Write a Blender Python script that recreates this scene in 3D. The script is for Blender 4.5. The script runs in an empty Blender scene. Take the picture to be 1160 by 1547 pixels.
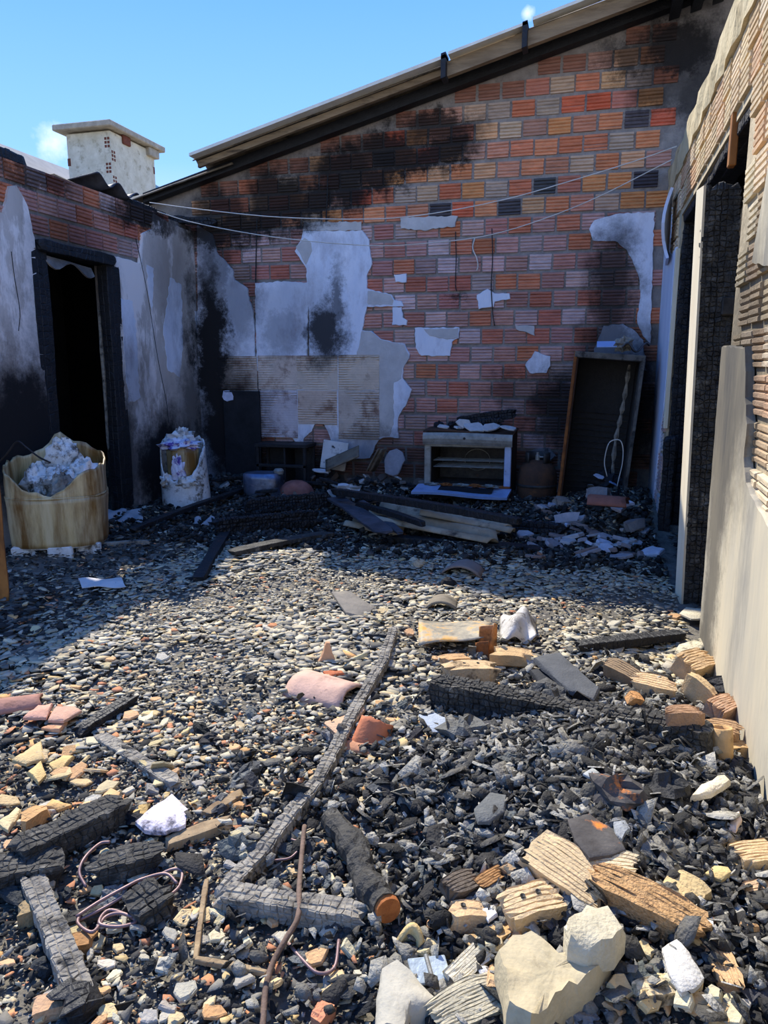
import bpy, math, random
import numpy as np
from mathutils import Vector, Matrix, Euler
random.seed(7); RNG = np.random.default_rng(7)
scene = bpy.context.scene; COL = scene.collection

# ------------------------------------------------------------------ camera
FPX, CX, CY, EYE = 1120.0, 580.0, 773.5, 1.25
PHI = math.atan((CY - 556.0) / FPX)
TH = math.atan((895.0 - CX) * math.cos(PHI) / FPX)
FW = np.array([-math.sin(TH)*math.cos(PHI), math.cos(TH)*math.cos(PHI), -math.sin(PHI)])
RT = np.array([math.cos(TH), math.sin(TH), 0.0]); UP = np.cross(RT, FW)
CAM = np.array([0, 0, EYE])
cd = bpy.data.cameras.new('camera'); cam = bpy.data.objects.new('camera', cd); COL.objects.link(cam)
cd.sensor_fit = 'VERTICAL'; cd.sensor_height = 36.0; cd.lens = 36.0*FPX/1547.0; cd.clip_start = 0.05; cd.clip_end = 300
m3 = Matrix(((RT[0], UP[0], -FW[0]), (RT[1], UP[1], -FW[1]), (RT[2], UP[2], -FW[2])))
cam.matrix_world = Matrix.Translation(Vector(CAM)) @ m3.to_4x4()
scene.camera = cam
# ------------------------------------------------------------------ sky, sun, exposure
world = bpy.data.worlds.new('sky'); scene.world = world; world.use_nodes = True
wn = world.node_tree; wn.nodes.clear()
def lin(r, g, b):
    f = lambda v: ((v/255+0.055)/1.055)**2.4 if v > 10 else v/255/12.92
    return (f(r), f(g), f(b), 1.0)
wo = wn.nodes.new('ShaderNodeOutputWorld'); wb = wn.nodes.new('ShaderNodeBackground')
tc = wn.nodes.new('ShaderNodeTexCoord'); sx = wn.nodes.new('ShaderNodeSeparateXYZ'); wr = wn.nodes.new('ShaderNodeValToRGB')
wn.links.new(tc.outputs['Generated'], sx.inputs[0]); wn.links.new(sx.outputs['Z'], wr.inputs[0])
e = wr.color_ramp.elements
e[0].position = 0.0; e[0].color = lin(240, 244, 252); e[1].position = 0.75; e[1].color = lin(70, 130, 228)  # horizon stop whitened, below the visible sky, to lift the shade
k = wr.color_ramp.elements.new(0.24); k.color = lin(130, 181, 248)
k = wr.color_ramp.elements.new(0.48); k.color = lin(84, 145, 236)
# two small wisps of cloud
nz = wn.nodes.new('ShaderNodeTexNoise'); nz.inputs['Scale'].default_value = 30; nz.inputs['Detail'].default_value = 8; nz.inputs['Roughness'].default_value = .65
wn.links.new(tc.outputs['Generated'], nz.inputs['Vector'])
cr = wn.nodes.new('ShaderNodeMath'); cr.operation = 'ADD'; cr.use_clamp = True
for i_, (u_, v_, r_) in enumerate([(84, 212, .055), (797, 20, .016)]):
    d_ = FW + RT*(u_-CX)/FPX - UP*(v_-CY)/FPX; d_ = d_/np.linalg.norm(d_)
    ds = wn.nodes.new('ShaderNodeVectorMath'); ds.operation = 'DISTANCE'; ds.inputs[1].default_value = tuple(map(float, d_)); wn.links.new(tc.outputs['Generated'], ds.inputs[0])
    m1 = wn.nodes.new('ShaderNodeMapRange'); m1.inputs[1].default_value = r_; m1.inputs[2].default_value = 0.0; wn.links.new(ds.outputs['Value'], m1.inputs[0])
    m2 = wn.nodes.new('ShaderNodeMath'); m2.operation = 'ADD'; wn.links.new(m1.outputs[0], m2.inputs[0]); wn.links.new(nz.outputs[0], m2.inputs[1])
    m3_ = wn.nodes.new('ShaderNodeMapRange'); m3_.inputs[1].default_value = 1.02; m3_.inputs[2].default_value = 1.5; m3_.inputs[4].default_value = .75; wn.links.new(m2.outputs[0], m3_.inputs[0]); wn.links.new(m3_.outputs[0], cr.inputs[i_])
mx = wn.nodes.new('ShaderNodeMix'); mx.data_type = 'RGBA'; mx.inputs[7].default_value = lin(226, 236, 250)
wn.links.new(cr.outputs[0], mx.inputs[0]); wn.links.new(wr.outputs[0], mx.inputs[6]); wn.links.new(mx.outputs[2], wb.inputs[0])
wb.inputs[1].default_value = 0.84
wn.links.new(wb.outputs[0], wo.inputs[0])
SUN = Vector((-0.66, 0.75, 1.0))
sd = bpy.data.lights.new('sun', 'SUN'); so = bpy.data.objects.new('sun', sd); COL.objects.link(so)
sd.energy = 3.7; sd.angle = math.radians(0.6); sd.color = (1.0, 0.945, 0.835)
so.rotation_euler = SUN.to_track_quat('Z', 'Y').to_euler(); so.location = (-6, 8, 12)
vs = scene.view_settings; vs.view_transform = 'Standard'; vs.look = 'None'; vs.gamma = 1.0; vs.use_curve_mapping = False; vs.exposure = 0.96

# ------------------------------------------------------------------ helpers: pixels, ground, meshes
XL, XR, YB = -3.95, 0.56, 7.05
def ray(u, v): return FW + RT*(u-CX)/FPX - UP*(v-CY)/FPX
def onp(u, v, ax, val):
    d = ray(u, v); return CAM + d*(val-CAM[ax])/d[ax]
def back(u, v, y=YB): return onp(u, v, 1, y)
def left(u, v): return onp(u, v, 0, XL)
def right(u, v): return onp(u, v, 0, XR)
def sm(a, b, x):
    t = np.clip((x-a)/(b-a), 0, 1); return t*t*(3-2*t)
def G(x, y):
    x = np.asarray(x, float); y = np.asarray(y, float)
    z = .012*np.sin(5.1*x+1.3*np.sin(3.7*y)) + .012*np.sin(4.3*y+1.7*np.sin(2.9*x)+1) + .006*np.sin(13*x+4*y) + .006*np.sin(11*y-7*x+2)
    z = z + .13*np.exp(-((x-.10)/.42)**2-((y-2.1)/.55)**2)*sm(.62, .45, x)
    z = z + .10*sm(5.7, 6.8, y) + .17*np.exp(-((x-.3)/.5)**2-((y-6.30)/.5)**2)
    z = z + .05*np.exp(-((x-.15)/.5)**2-((y-1.35)/.3)**2)
    return z
def gp(u, v, lift=0.0):
    d = ray(u, v); z = 0.0
    for _ in range(25):
        p = CAM + d*(z-EYE)/d[2]; z = float(G(p[0], p[1]))+lift
    return p
def mpp(p): return float((np.asarray(p)-CAM) @ FW)/FPX      # metres per pixel at p

def mesh(name, V, F, mat=None, smooth=False):
    me = bpy.data.meshes.new(name); me.from_pydata([tuple(map(float, v)) for v in V], [], [tuple(f) for f in F]); me.update()
    if mat: me.materials.append(mat)
    if smooth: me.shade_smooth()
    return me
def soft(me, deg=42):
    me.shade_smooth(); me.set_sharp_from_angle(angle=math.radians(deg)); return me
def link(name, me, parent=None, loc=None, rot=None, col=None):
    o = bpy.data.objects.new(name, me); COL.objects.link(o)
    if parent: o.parent = parent
    if loc is not None: o.location = tuple(map(float, loc))
    if rot is not None: o.rotation_euler = rot
    if col is not None: o.color = col
    return o
def tag(o, label, cat, group=None, kind=None):
    o['label'] = label; o['category'] = cat
    if group: o['group'] = group
    o['kind'] = kind or 'thing'
    return o
def struct(o, label=None):
    o['kind'] = 'structure'
    if label: o['label'] = label
    return o
def empty(name, loc, rot=(0, 0, 0)):
    o = bpy.data.objects.new(name, None); COL.objects.link(o); o.location = tuple(map(float, loc)); o.rotation_euler = rot; o.empty_display_size = .1
    return o
def join(*parts):
    V, F = [], []
    for v, f in parts:
        n = len(V); V += [tuple(p) for p in v]; F += [tuple(i+n for i in q) for q in f]
    return V, F
def box(x0, x1, y0, y1, z0, z1):
    V = [(x0,y0,z0),(x1,y0,z0),(x1,y1,z0),(x0,y1,z0),(x0,y0,z1),(x1,y0,z1),(x1,y1,z1),(x0,y1,z1)]
    return V, [(0,3,2,1),(4,5,6,7),(0,1,5,4),(1,2,6,5),(2,3,7,6),(3,0,4,7)]
def bbox(x0, x1, y0, y1, z0, z1, b=.008):
    """box with chamfered edges"""
    V = []; c = ((x0+x1)/2, (y0+y1)/2, (z0+z1)/2); h = (abs(x1-x0)/2, abs(y1-y0)/2, abs(z1-z0)/2); b = min(b, *[q*.8 for q in h])
    idx = {}
    for sx_ in (-1, 1):
        for sy in (-1, 1):
            for sz in (-1, 1):
                for a in range(3):
                    q = [h[0]-b, h[1]-b, h[2]-b]; q[a] = h[a]
                    idx[(sx_, sy, sz, a)] = len(V); V.append((c[0]+sx_*q[0], c[1]+sy*q[1], c[2]+sz*q[2]))
    F = []
    for a in range(3):
        o1, o2 = (a+1) % 3, (a+2) % 3
        for s in (-1, 1):
            f = []
            for (p, q) in ((-1,-1),(1,-1),(1,1),(-1,1)):
                kk = [0,0,0]; kk[a] = s; kk[o1] = p; kk[o2] = q; f.append(idx[(*kk, a)])
            F.append(f if s > 0 else f[::-1])
    for a in range(3):
        o1, o2 = (a+1) % 3, (a+2) % 3
        for p in (-1, 1):
            for q in (-1, 1):
                def g(s, ax):
                    kk = [0,0,0]; kk[a] = s; kk[o1] = p; kk[o2] = q; return idx[(*kk, ax)]
                F.append([g(-1,o1), g(1,o1), g(1,o2), g(-1,o2)])
    for s in [(i,j,l) for i in (-1,1) for j in (-1,1) for l in (-1,1)]: F.append([idx[(*s,a)] for a in range(3)])
    return V, F
def tube(P, r, n=6, cap=True):
    P = [np.array(p, float) for p in P]; R = r if hasattr(r, '__len__') else [r]*len(P); V, F = [], []
    up = np.array([0, 0, 1.0])
    for i, p in enumerate(P):
        t = P[min(i+1, len(P)-1)]-P[max(i-1, 0)]; t = t/(np.linalg.norm(t)+1e-9)
        a = np.cross(t, up if abs(t[2]) < .9 else np.array([1.0, 0, 0])); a /= np.linalg.norm(a); b = np.cross(t, a)
        for j in range(n):
            q = 2*math.pi*j/n; V.append(p+R[i]*(a*math.cos(q)+b*math.sin(q)))
    for i in range(len(P)-1):
        for j in range(n):
            k2 = (j+1) % n; F.append((i*n+j, i*n+k2, (i+1)*n+k2, (i+1)*n+j))
    if cap: F.append(tuple(range(n))[::-1]); F.append(tuple((len(P)-1)*n+j for j in range(n)))
    return V, F
def catmull(P, n=6):
    P = [np.array(p, float) for p in P]; Q = [2*P[0]-P[1]]+P+[2*P[-1]-P[-2]]; out = []
    for i in range(1, len(Q)-2):
        for k2 in range(n):
            t = k2/n; a, b, c, d = Q[i-1:i+3]
            out.append(.5*(2*b+(c-a)*t+(2*a-5*b+4*c-d)*t*t+(3*b-a-3*c+d)*t**3))
    return out+[P[-1]]
def sheet(fn, nu, nv, th, closed=False):
    """a thick sheet over (s,t) in [0,1]^2"""
    A = np.array([[fn(i/nu, j/nv) for j in range(nv+1)] for i in range(nu+(0 if closed else 1))], float)
    du = (np.roll(A, -1, 0)-np.roll(A, 1, 0)) if closed else np.gradient(A, axis=0)
    N = np.cross(du, np.gradient(A, axis=1)); N /= (np.linalg.norm(N, axis=2, keepdims=True)+1e-12)
    V = np.concatenate([(A+N*th/2).reshape(-1, 3), (A-N*th/2).reshape(-1, 3)]); n = A.shape[0]*A.shape[1]; w = nv+1; F = []
    iu = A.shape[0] if closed else nu
    for i in range(iu):
        i2 = (i+1) % A.shape[0]
        for j in range(nv):
            q = (i*w+j, i2*w+j, i2*w+j+1, i*w+j+1); F.append(q); F.append(tuple(x+n for x in q[::-1]))
        for j, fl in ((0, 0), (nv, 1)):
            q = (i*w+j, i2*w+j, i2*w+j+n, i*w+j+n); F.append(q if fl else q[::-1])
    if not closed:
        for i in (0, nu):
            for j in range(nv):
                q = (i*w+j, i*w+j+1, i*w+j+1+n, i*w+j+n); F.append(q if i == 0 else q[::-1])
    return [tuple(v) for v in V], F
def rough(poly, seg, amp, seed):
    """subdivide an outline and make it ragged"""
    r = random.Random(seed); out = []
    for i, p in enumerate(poly):
        q = poly[(i+1) % len(poly)]; L = math.dist(p, q); n = max(1, int(L/seg))
        for k2 in range(n):
            t = k2/n; j = amp if k2 else amp*.4
            out.append((p[0]+(q[0]-p[0])*t+r.uniform(-j, j), p[1]+(q[1]-p[1])*t+r.uniform(-j, j)))
    return out
def prism(poly, z0, z1, inset=0.0, ax=None, zj=0.0, seed=0, dome=None):
    """outline (2D) extruded from z0 to z1; ax maps (a,b,c) to xyz"""
    r = random.Random(seed); n = len(poly); cxx = sum(p[0] for p in poly)/n; cyy = sum(p[1] for p in poly)/n
    area = sum(poly[i][0]*poly[(i+1) % n][1]-poly[(i+1) % n][0]*poly[i][1] for i in range(n))
    if area < 0: poly = poly[::-1]
    V = [(p[0], p[1], z0) for p in poly]; zm = z1-(z1-z0)*.3
    def ins(p):
        d = math.hypot(p[0]-cxx, p[1]-cyy)+1e-6; s = max(.3, 1-inset/d); return cxx+(p[0]-cxx)*s, cyy+(p[1]-cyy)*s
    V += [(p[0], p[1], zm) for p in poly] if inset else []
    V += [(*ins(p), z1+r.uniform(-zj, zj)) for p in poly]
    F = [tuple(range(n))[::-1]]; L = 2 if inset else 1
    for l in range(L):
        for i in range(n): F.append((l*n+i, l*n+(i+1) % n, (l+1)*n+(i+1) % n, (l+1)*n+i))
    if dome is None: F.append(tuple(L*n+i for i in range(n)))
    else:
        b0 = len(V)
        for fr_, hz in ((.62, .75), (.28, 1.0)):
            for ii in range(n):
                w_ = [poly[(ii+kk) % n] for kk in range(-3, 4)]; p = (sum(q[0] for q in w_)/7, sum(q[1] for q in w_)/7)
                V.append((cxx+(p[0]-cxx)*fr_, cyy+(p[1]-cyy)*fr_, z1+dome*hz+.15*dome*math.sin(ii*2.1)))
        V.append((cxx, cyy, z1+dome))
        for i in range(n):
            j = (i+1) % n; F.append((L*n+i, L*n+j, b0+j, b0+i)); F.append((b0+i, b0+j, b0+n+j, b0+n+i)); F.append((b0+n+i, b0+n+j, b0+2*n))
    if ax: V = [ax(*v) for v in V]
    return V, F
def inside(pt, poly):
    x, y = pt; c = False; j = len(poly)-1
    for i in range(len(poly)):
        a, b = poly[i], poly[j]
        if (a[1] > y) != (b[1] > y) and x < (b[0]-a[0])*(y-a[1])/(b[1]-a[1])+a[0]: c = not c
        j = i
    return c

# ------------------------------------------------------------------ materials
SOOT = []          # (centre, radii, strength), filled before the group is built: real soot on the walls
def blob(p, r, s=1.0): SOOT.append((tuple(map(float, p)), r, s))
def bb(u, v, ru, rv, s=1.0):
    p = back(u, v); m = mpp(p); blob(p, (ru*m, .35, rv*m), s)
def bl(u, v, ry, rz, s=1.0):
    p = left(u, v); blob(p, (.30, ry, rz), s)
def br(u, v, ry, rz, s=1.0):
    p = right(u, v); blob(p, (.30, ry, rz), s)
bb(322, 540, 34, 190); bb(345, 650, 70, 110); bb(365, 460, 40, 60, .55); bb(330, 420, 30, 60, .7)
bb(492, 500, 34, 55, .95); bb(508, 470, 16, 70, .75); bb(430, 500, 40, 40, .45); bb(440, 460, 60, 50, .25)
bb(420, 292, 70, 42, .95); bb(520, 255, 75, 38, .97); bb(590, 230, 75, 33, .95); bb(660, 195, 70, 24, .9); bb(330, 320, 60, 40, .9); bb(380, 320, 70, 35, .6)
for u_ in range(320, 720, 40):
    bb(u_, 345-.375*(u_-225)+28+22, 48, 34 if u_ < 560 else 24, .97)
bb(1020, 75, 75, 55, .97); bb(960, 85, 60, 28, .8); bb(1000, 130, 60, 38, .7); bb(1060, 130, 40, 80, .8)
bb(925, 430, 42, 95, .85); bb(940, 620, 80, 130, .98); bb(840, 620, 55, 75, .95); bb(790, 590, 60, 30, .6); bb(920, 520, 50, 60, .8)
bb(560, 690, 90, 45, .6); bb(430, 720, 120, 55, .97); bb(700, 700, 130, 60, .7); bb(630, 640, 40, 40, .3); bb(690, 450, 18, 10, .7); bb(505, 480, 24, 60, .5)
bl(30, 650, .75, .62); bl(60, 560, .3, .25, .5); bl(250, 705, .85, .62); bl(185, 690, .3, .8, .9); bl(315, 560, .32, 1.25, .98); bl(290, 610, .3, .5, .7); bl(200, 600, .35, .5, .4); bl(215, 325, .6, .14, .95); bl(60, 270, .5, .12, .8)
bl(120, 585, .55, 1.5, .9); bl(255, 420, .35, .5, .3)
br(1118, 560, .60, .60, .72); br(1106, 640, .40, .5, .72); br(1096, 760, .22, .7, .7); br(1084, 900, .20, .5, .7); br(1075, 985, .24, .36, .75); br(1118, 640, .10, .5, .5)

def nn(nt, t, **kw):
    n = nt.nodes.new(t)
    for k2, v in kw.items(): setattr(n, k2, v)
    return n
def soot_group():
    g = bpy.data.node_groups.new('soot_mask', 'ShaderNodeTree'); g.interface.new_socket('Mask', in_out='OUTPUT', socket_type='NodeSocketFloat')
    out = g.nodes.new('NodeGroupOutput'); geo = g.nodes.new('ShaderNodeNewGeometry')
    nz = nn(g, 'ShaderNodeTexNoise'); nz.inputs['Scale'].default_value = 3.6; nz.inputs['Detail'].default_value = 8; nz.inputs['Roughness'].default_value = .8
    g.links.new(geo.outputs['Position'], nz.inputs['Vector'])
    s1 = nn(g, 'ShaderNodeVectorMath', operation='SUBTRACT'); s1.inputs[1].default_value = (.5, .5, .5); g.links.new(nz.outputs['Color'], s1.inputs[0])
    s2 = nn(g, 'ShaderNodeVectorMath', operation='MULTIPLY_ADD'); s2.inputs[1].default_value = (.62, .62, .8); g.links.new(s1.outputs[0], s2.inputs[0]); g.links.new(geo.outputs['Position'], s2.inputs[2])
    last = None
    for c, r, s in SOOT:
        a = nn(g, 'ShaderNodeVectorMath', operation='SUBTRACT'); a.inputs[1].default_value = c; g.links.new(s2.outputs[0], a.inputs[0])
        d = nn(g, 'ShaderNodeVectorMath', operation='DIVIDE'); d.inputs[1].default_value = r; g.links.new(a.outputs[0], d.inputs[0])
        l = nn(g, 'ShaderNodeVectorMath', operation='LENGTH'); g.links.new(d.outputs[0], l.inputs[0])
        m = nn(g, 'ShaderNodeMapRange', interpolation_type='SMOOTHSTEP'); m.inputs[1].default_value = 1.38; m.inputs[2].default_value = .45; m.inputs[4].default_value = s
        g.links.new(l.outputs['Value'], m.inputs[0])
        if last is None: last = m.outputs[0]
        else:
            x = nn(g, 'ShaderNodeMath', operation='MAXIMUM'); g.links.new(last, x.inputs[0]); g.links.new(m.outputs[0], x.inputs[1]); last = x.outputs[0]
    g.links.new(last, out.inputs[0]); return g
SG = soot_group()
MATS = {}
def M(name, a, b=None, scale=8, rough=.9, metal=0.0, bump=.3, bscale=None, soot=False, src=None, stretch=None, detail=6, c=None, cthr=(.58, .7), cscale=None, spec=.3):
    """two-tone noise material; src='obj' multiplies by the object colour, src='vcol' by the mesh colour"""
    if name in MATS: return MATS[name]
    m = bpy.data.materials.new(name); m.use_nodes = True; nt = m.node_tree; p = nt.nodes['Principled BSDF']; L = nt.links.new
    p.inputs['Roughness'].default_value = rough; p.inputs['Metallic'].default_value = metal; p.inputs['Specular IOR Level'].default_value = spec
    geo = nn(nt, 'ShaderNodeNewGeometry'); tcn = nn(nt, 'ShaderNodeTexCoord'); vec = geo.outputs['Position'] if (soot or src != 'objl') else tcn.outputs['Object']
    if stretch:
        mpn = nn(nt, 'ShaderNodeMapping'); mpn.inputs['Scale'].default_value = stretch; L(vec, mpn.inputs[0]); vv = mpn.outputs[0]
    else: vv = vec
    nz = nn(nt, 'ShaderNodeTexNoise'); nz.inputs['Scale'].default_value = scale; nz.inputs['Detail'].default_value = detail; nz.inputs['Roughness'].default_value = .65; L(vv, nz.inputs['Vector'])
    r = nn(nt, 'ShaderNodeMapRange'); r.inputs[1].default_value = .32; r.inputs[2].default_value = .68; L(nz.outputs['Fac'], r.inputs[0])
    mix = nn(nt, 'ShaderNodeMix', data_type='RGBA'); mix.inputs[6].default_value = a; mix.inputs[7].default_value = b or a; L(r.outputs[0], mix.inputs[0]); out = mix.outputs[2]
    if c:
        n3 = nn(nt, 'ShaderNodeTexNoise'); n3.inputs['Scale'].default_value = cscale or scale*.35; n3.inputs['Detail'].default_value = 7; n3.inputs['Roughness'].default_value = .7; L(vv, n3.inputs['Vector'])
        r3 = nn(nt, 'ShaderNodeMapRange'); r3.inputs[1].default_value = cthr[0]; r3.inputs[2].default_value = cthr[1]; L(n3.outputs['Fac'], r3.inputs[0])
        x = nn(nt, 'ShaderNodeMix', data_type='RGBA'); L(r3.outputs[0], x.inputs[0]); L(out, x.inputs[6]); x.inputs[7].default_value = c; out = x.outputs[2]
    if src in ('obj', 'objl', 'vcol'):
        if src == 'vcol': at = nn(nt, 'ShaderNodeAttribute', attribute_name='tint'); oc = at.outputs['Color']
        else: at = nn(nt, 'ShaderNodeObjectInfo'); oc = at.outputs['Color']
        x = nn(nt, 'ShaderNodeMix', data_type='RGBA', blend_type='MULTIPLY'); x.inputs[0].default_value = 1; L(oc, x.inputs[6]); L(out, x.inputs[7]); out = x.outputs[2]
    if soot:
        sgn = nn(nt, 'ShaderNodeGroup'); sgn.node_tree = SG
        x = nn(nt, 'ShaderNodeMix', data_type='RGBA'); L(sgn.outputs[0], x.inputs[0]); L(out, x.inputs[6]); x.inputs[7].default_value = lin(30, 27, 26); out = x.outputs[2]
    L(out, p.inputs['Base Color'])
    if bump:
        n2 = nn(nt, 'ShaderNodeTexNoise'); n2.inputs['Scale'].default_value = bscale or scale*5; n2.inputs['Detail'].default_value = 5; L(vv, n2.inputs['Vector'])
        bu = nn(nt, 'ShaderNodeBump'); bu.inputs['Strength'].default_value = bump; bu.inputs['Distance'].default_value = .01; L(n2.outputs['Fac'], bu.inputs['Height']); L(bu.outputs[0], p.inputs['Normal'])
    MATS[name] = m; return m
W1 = (1, 1, 1, 1)
mMortar = M('mortar', lin(126, 118, 112), lin(158, 148, 138), 14, soot=True, bump=.6)
mBrick = M('brick', (.82, .82, .82, 1), (1.22, 1.2, 1.18, 1), 9, soot=True, src='obj', bump=.35, stretch=(1, 1, 3))
mPlB = M('plaster_back', lin(216, 218, 226), lin(238, 236, 238), 5, soot=True, bump=.25, c=lin(184, 178, 180), cthr=(.5, .72), cscale=4, stretch=(1, 1, .45))
mPlG = M('plaster_undercoat', lin(186, 178, 170), lin(206, 198, 190), 7, soot=True, bump=.35)
mPlL = M('plaster_left', lin(184, 170, 156), lin(210, 197, 185), 2.3, soot=True, bump=.25, c=lin(244, 232, 222), cthr=(.5, .56), cscale=2.4, stretch=(1, 1, .35))
mPlR = M('plaster_right', lin(186, 178, 158), lin(214, 200, 168), 3, soot=True, bump=.3, c=lin(142, 138, 128), cthr=(.46, .66), cscale=2.6, stretch=(1, 1, .25))
mPlFar = M('plaster_far_pier_shade_tint', lin(206, 212, 228), lin(226, 230, 240), 4, soot=True, bump=.3, stretch=(1, 1, .3))  # bluish tone puts the far pier's shade into the plaster colour
mAdh = M('tile_adhesive', lin(200, 188, 176), lin(226, 216, 204), 6, soot=True, src='obj', bump=.35, c=lin(146, 122, 108), cthr=(.52, .66), cscale=4.5)
mChar = M('char', lin(36, 35, 33), lin(76, 73, 67), 22, rough=.75, bump=.8, bscale=90, c=lin(134, 129, 117), cthr=(.56, .74), cscale=14, spec=.3)
mCharB = M('char_deep', lin(14, 14, 16), lin(30, 30, 32), 18, rough=.6, bump=.6, bscale=80, spec=.45)
mAsh = M('ashen_char', lin(112, 106, 96), lin(166, 158, 142), 16, rough=.9, bump=.8, bscale=70, c=lin(52, 50, 47), cthr=(.54, .66), cscale=12)
mWood = M('scorched_wood', lin(120, 98, 72), lin(176, 152, 116), 12, bump=.4, stretch=(1, 1, .15), c=lin(52, 42, 34), cthr=(.6, .75))
mPale = M('pale_wood_lit_edge', lin(226, 208, 172), lin(242, 230, 200), 9, bump=.2, stretch=(1, 1, .12))  # pale wood; also paints the sunlit plaster edge of the far pier
mGround = M('ash_ground', lin(80, 76, 70), lin(134, 127, 113), 9, bump=1.0, bscale=60, c=lin(132, 122, 100), cthr=(.55, .75), cscale=4)
mChip = M('chip', (.8, .8, .8, 1), (1.12, 1.12, 1.12, 1), 30, src='vcol', bump=.25, bscale=150)
mLump = M('charcoal', (.7, .7, .7, 1), (1.25, 1.25, 1.25, 1), 35, rough=.8, src='vcol', bump=1.0, bscale=110, spec=.25)
mRub = M('rubble', (.8, .8, .8, 1), (1.12, 1.1, 1.08, 1), 22, src='obj', bump=.5, bscale=140)
mRubS = M('sooty_rubble', (.8, .8, .8, 1), (1.1, 1.1, 1.1, 1), 18, src='obj', bump=.5, bscale=120, c=(.16, .16, .17, 1), cthr=(.52, .64), cscale=14)
mRubS2 = M('stained_ceramic', (.8, .8, .78, 1), (1.1, 1.08, 1.04, 1), 12, src='obj', bump=.3, bscale=90, c=(.42, .40, .37, 1), cthr=(.55, .75), cscale=9)
mRough = M('crumbly_mortar', (.62, .60, .56, 1), (1.15, 1.12, 1.08, 1), 55, src='obj', bump=1.0, bscale=160)
mCoalO = M('charcoal_object', (.65, .64, .62, 1), (1.25, 1.22, 1.16, 1), 35, rough=.8, src='obj', bump=1.0, bscale=110, spec=.25)
mClay = M('clay', (.82, .82, .82, 1), (1.1, 1.08, 1.06, 1), 16, rough=.85, src='obj', bump=.25, c=(.42, .40, .40, 1), cthr=(.6, .75), cscale=9)
mTub = M('scorched_plastic', lin(196, 164, 104), lin(226, 208, 164), 7, rough=.45, bump=.12, stretch=(1, 1, .14), c=lin(122, 84, 36), cthr=(.40, .60), cscale=6, spec=.45)
mTubW = M('melted_white_plastic', lin(206, 202, 192), lin(232, 230, 224), 14, rough=.4, bump=.25, c=lin(96, 84, 68), cthr=(.5, .62), cscale=12, spec=.5)
mPurple = M('melted_purple', lin(214, 208, 222), lin(236, 232, 240), 16, rough=.4, bump=.3, c=lin(96, 70, 150), cthr=(.5, .58), cscale=13)
mSteel = M('burnt_steel', lin(120, 118, 110), lin(158, 156, 146), 14, rough=.55, metal=.35, bump=.15, c=lin(104, 82, 60), cthr=(.58, .72), cscale=8)
mDarkSteel = M('sooty_steel', lin(44, 43, 42), lin(78, 74, 68), 14, rough=.6, metal=.3, bump=.2, c=lin(92, 66, 44), cthr=(.6, .72), cscale=9)
mEnamel = M('blue_enamel', lin(140, 160, 196), lin(170, 188, 216), 11, rough=.4, metal=.2, bump=.12, c=lin(92, 88, 86), cthr=(.62, .74), cscale=9)
mRust = M('rust', lin(110, 64, 34), lin(160, 98, 48), 12, rough=.85, metal=.1, bump=.4, c=lin(54, 40, 32), cthr=(.55, .7))
mRustD = M('dark_rust', lin(56, 44, 38), lin(94, 66, 46), 9, rough=.85, metal=.1, bump=.4, c=lin(132, 84, 46), cthr=(.58, .72), cscale=5)
mCorr = M('fibre_cement', lin(98, 86, 72), lin(132, 118, 98), 5, bump=.4, c=lin(46, 42, 38), cthr=(.52, .66), cscale=3)
mCorrSunTint = M('fibre_cement_sun_tint', lin(214, 208, 190), lin(238, 232, 214), 6, bump=.3)  # paler tone paints the sun caught along the roof edge
mCharSheet = M('blackened_sheet', lin(46, 47, 52), lin(82, 82, 88), 8, rough=.6, bump=.3, c=lin(120, 108, 92), cthr=(.6, .72))
mChim = M('old_render', lin(196, 186, 158), lin(224, 216, 192), 7, bump=.6, bscale=40, c=lin(160, 148, 120), cthr=(.55, .7), cscale=9)
mConc = M('concrete', lin(150, 140, 122), lin(186, 174, 152), 10, bump=.6, bscale=50)
mCream = M('cream_mortar', lin(178, 160, 122), lin(206, 190, 152), 8, bump=.8, bscale=30, c=lin(96, 86, 72), cthr=(.6, .74))
mWire = M('pale_cable', lin(196, 186, 170), lin(224, 214, 200), 10, rough=.6, bump=0)
mWireD = M('dark_wire', lin(40, 36, 34), lin(66, 58, 54), 10, rough=.6, bump=0)
mWireP = M('bare_wire', lin(122, 98, 98), lin(150, 124, 118), 10, rough=.5, metal=.4, bump=0)
mHole = M('brick_hole', lin(98, 56, 44), lin(126, 72, 54), 20, bump=.3)
mBlueRoof = M('distant_roof', lin(110, 150, 170), lin(130, 168, 186), 4, bump=0)
mNeighbor = M('neighbour_wall', lin(170, 166, 156), lin(196, 190, 178), 3, bump=.2)
mRoofSheetN = M('neighbour_roof', lin(156, 150, 140), lin(182, 174, 160), 3, bump=.2)
mRustPost = M('rusty_post', lin(132, 82, 40), lin(176, 116, 56), 7, rough=.8, bump=.4, c=lin(70, 44, 28), cthr=(.5, .66), stretch=(1, 1, .4))
mGlow = M('orange_scorch', lin(58, 54, 52), lin(96, 92, 88), 10, bump=.5, c=lin(214, 128, 54), cthr=(.56, .66), cscale=11)
mYellow = M('yellowed_sheet', lin(96, 90, 80), lin(200, 188, 160), 9, rough=.6, bump=.3, c=lin(206, 154, 76), cthr=(.5, .6), cscale=9)
mBlack = M('black_paint', lin(20, 21, 23), lin(36, 37, 40), 9, rough=.7, bump=.2)
mDarkRoom = M('sooty_wall', lin(22, 22, 23), lin(42, 40, 40), 4, bump=.4)

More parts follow.
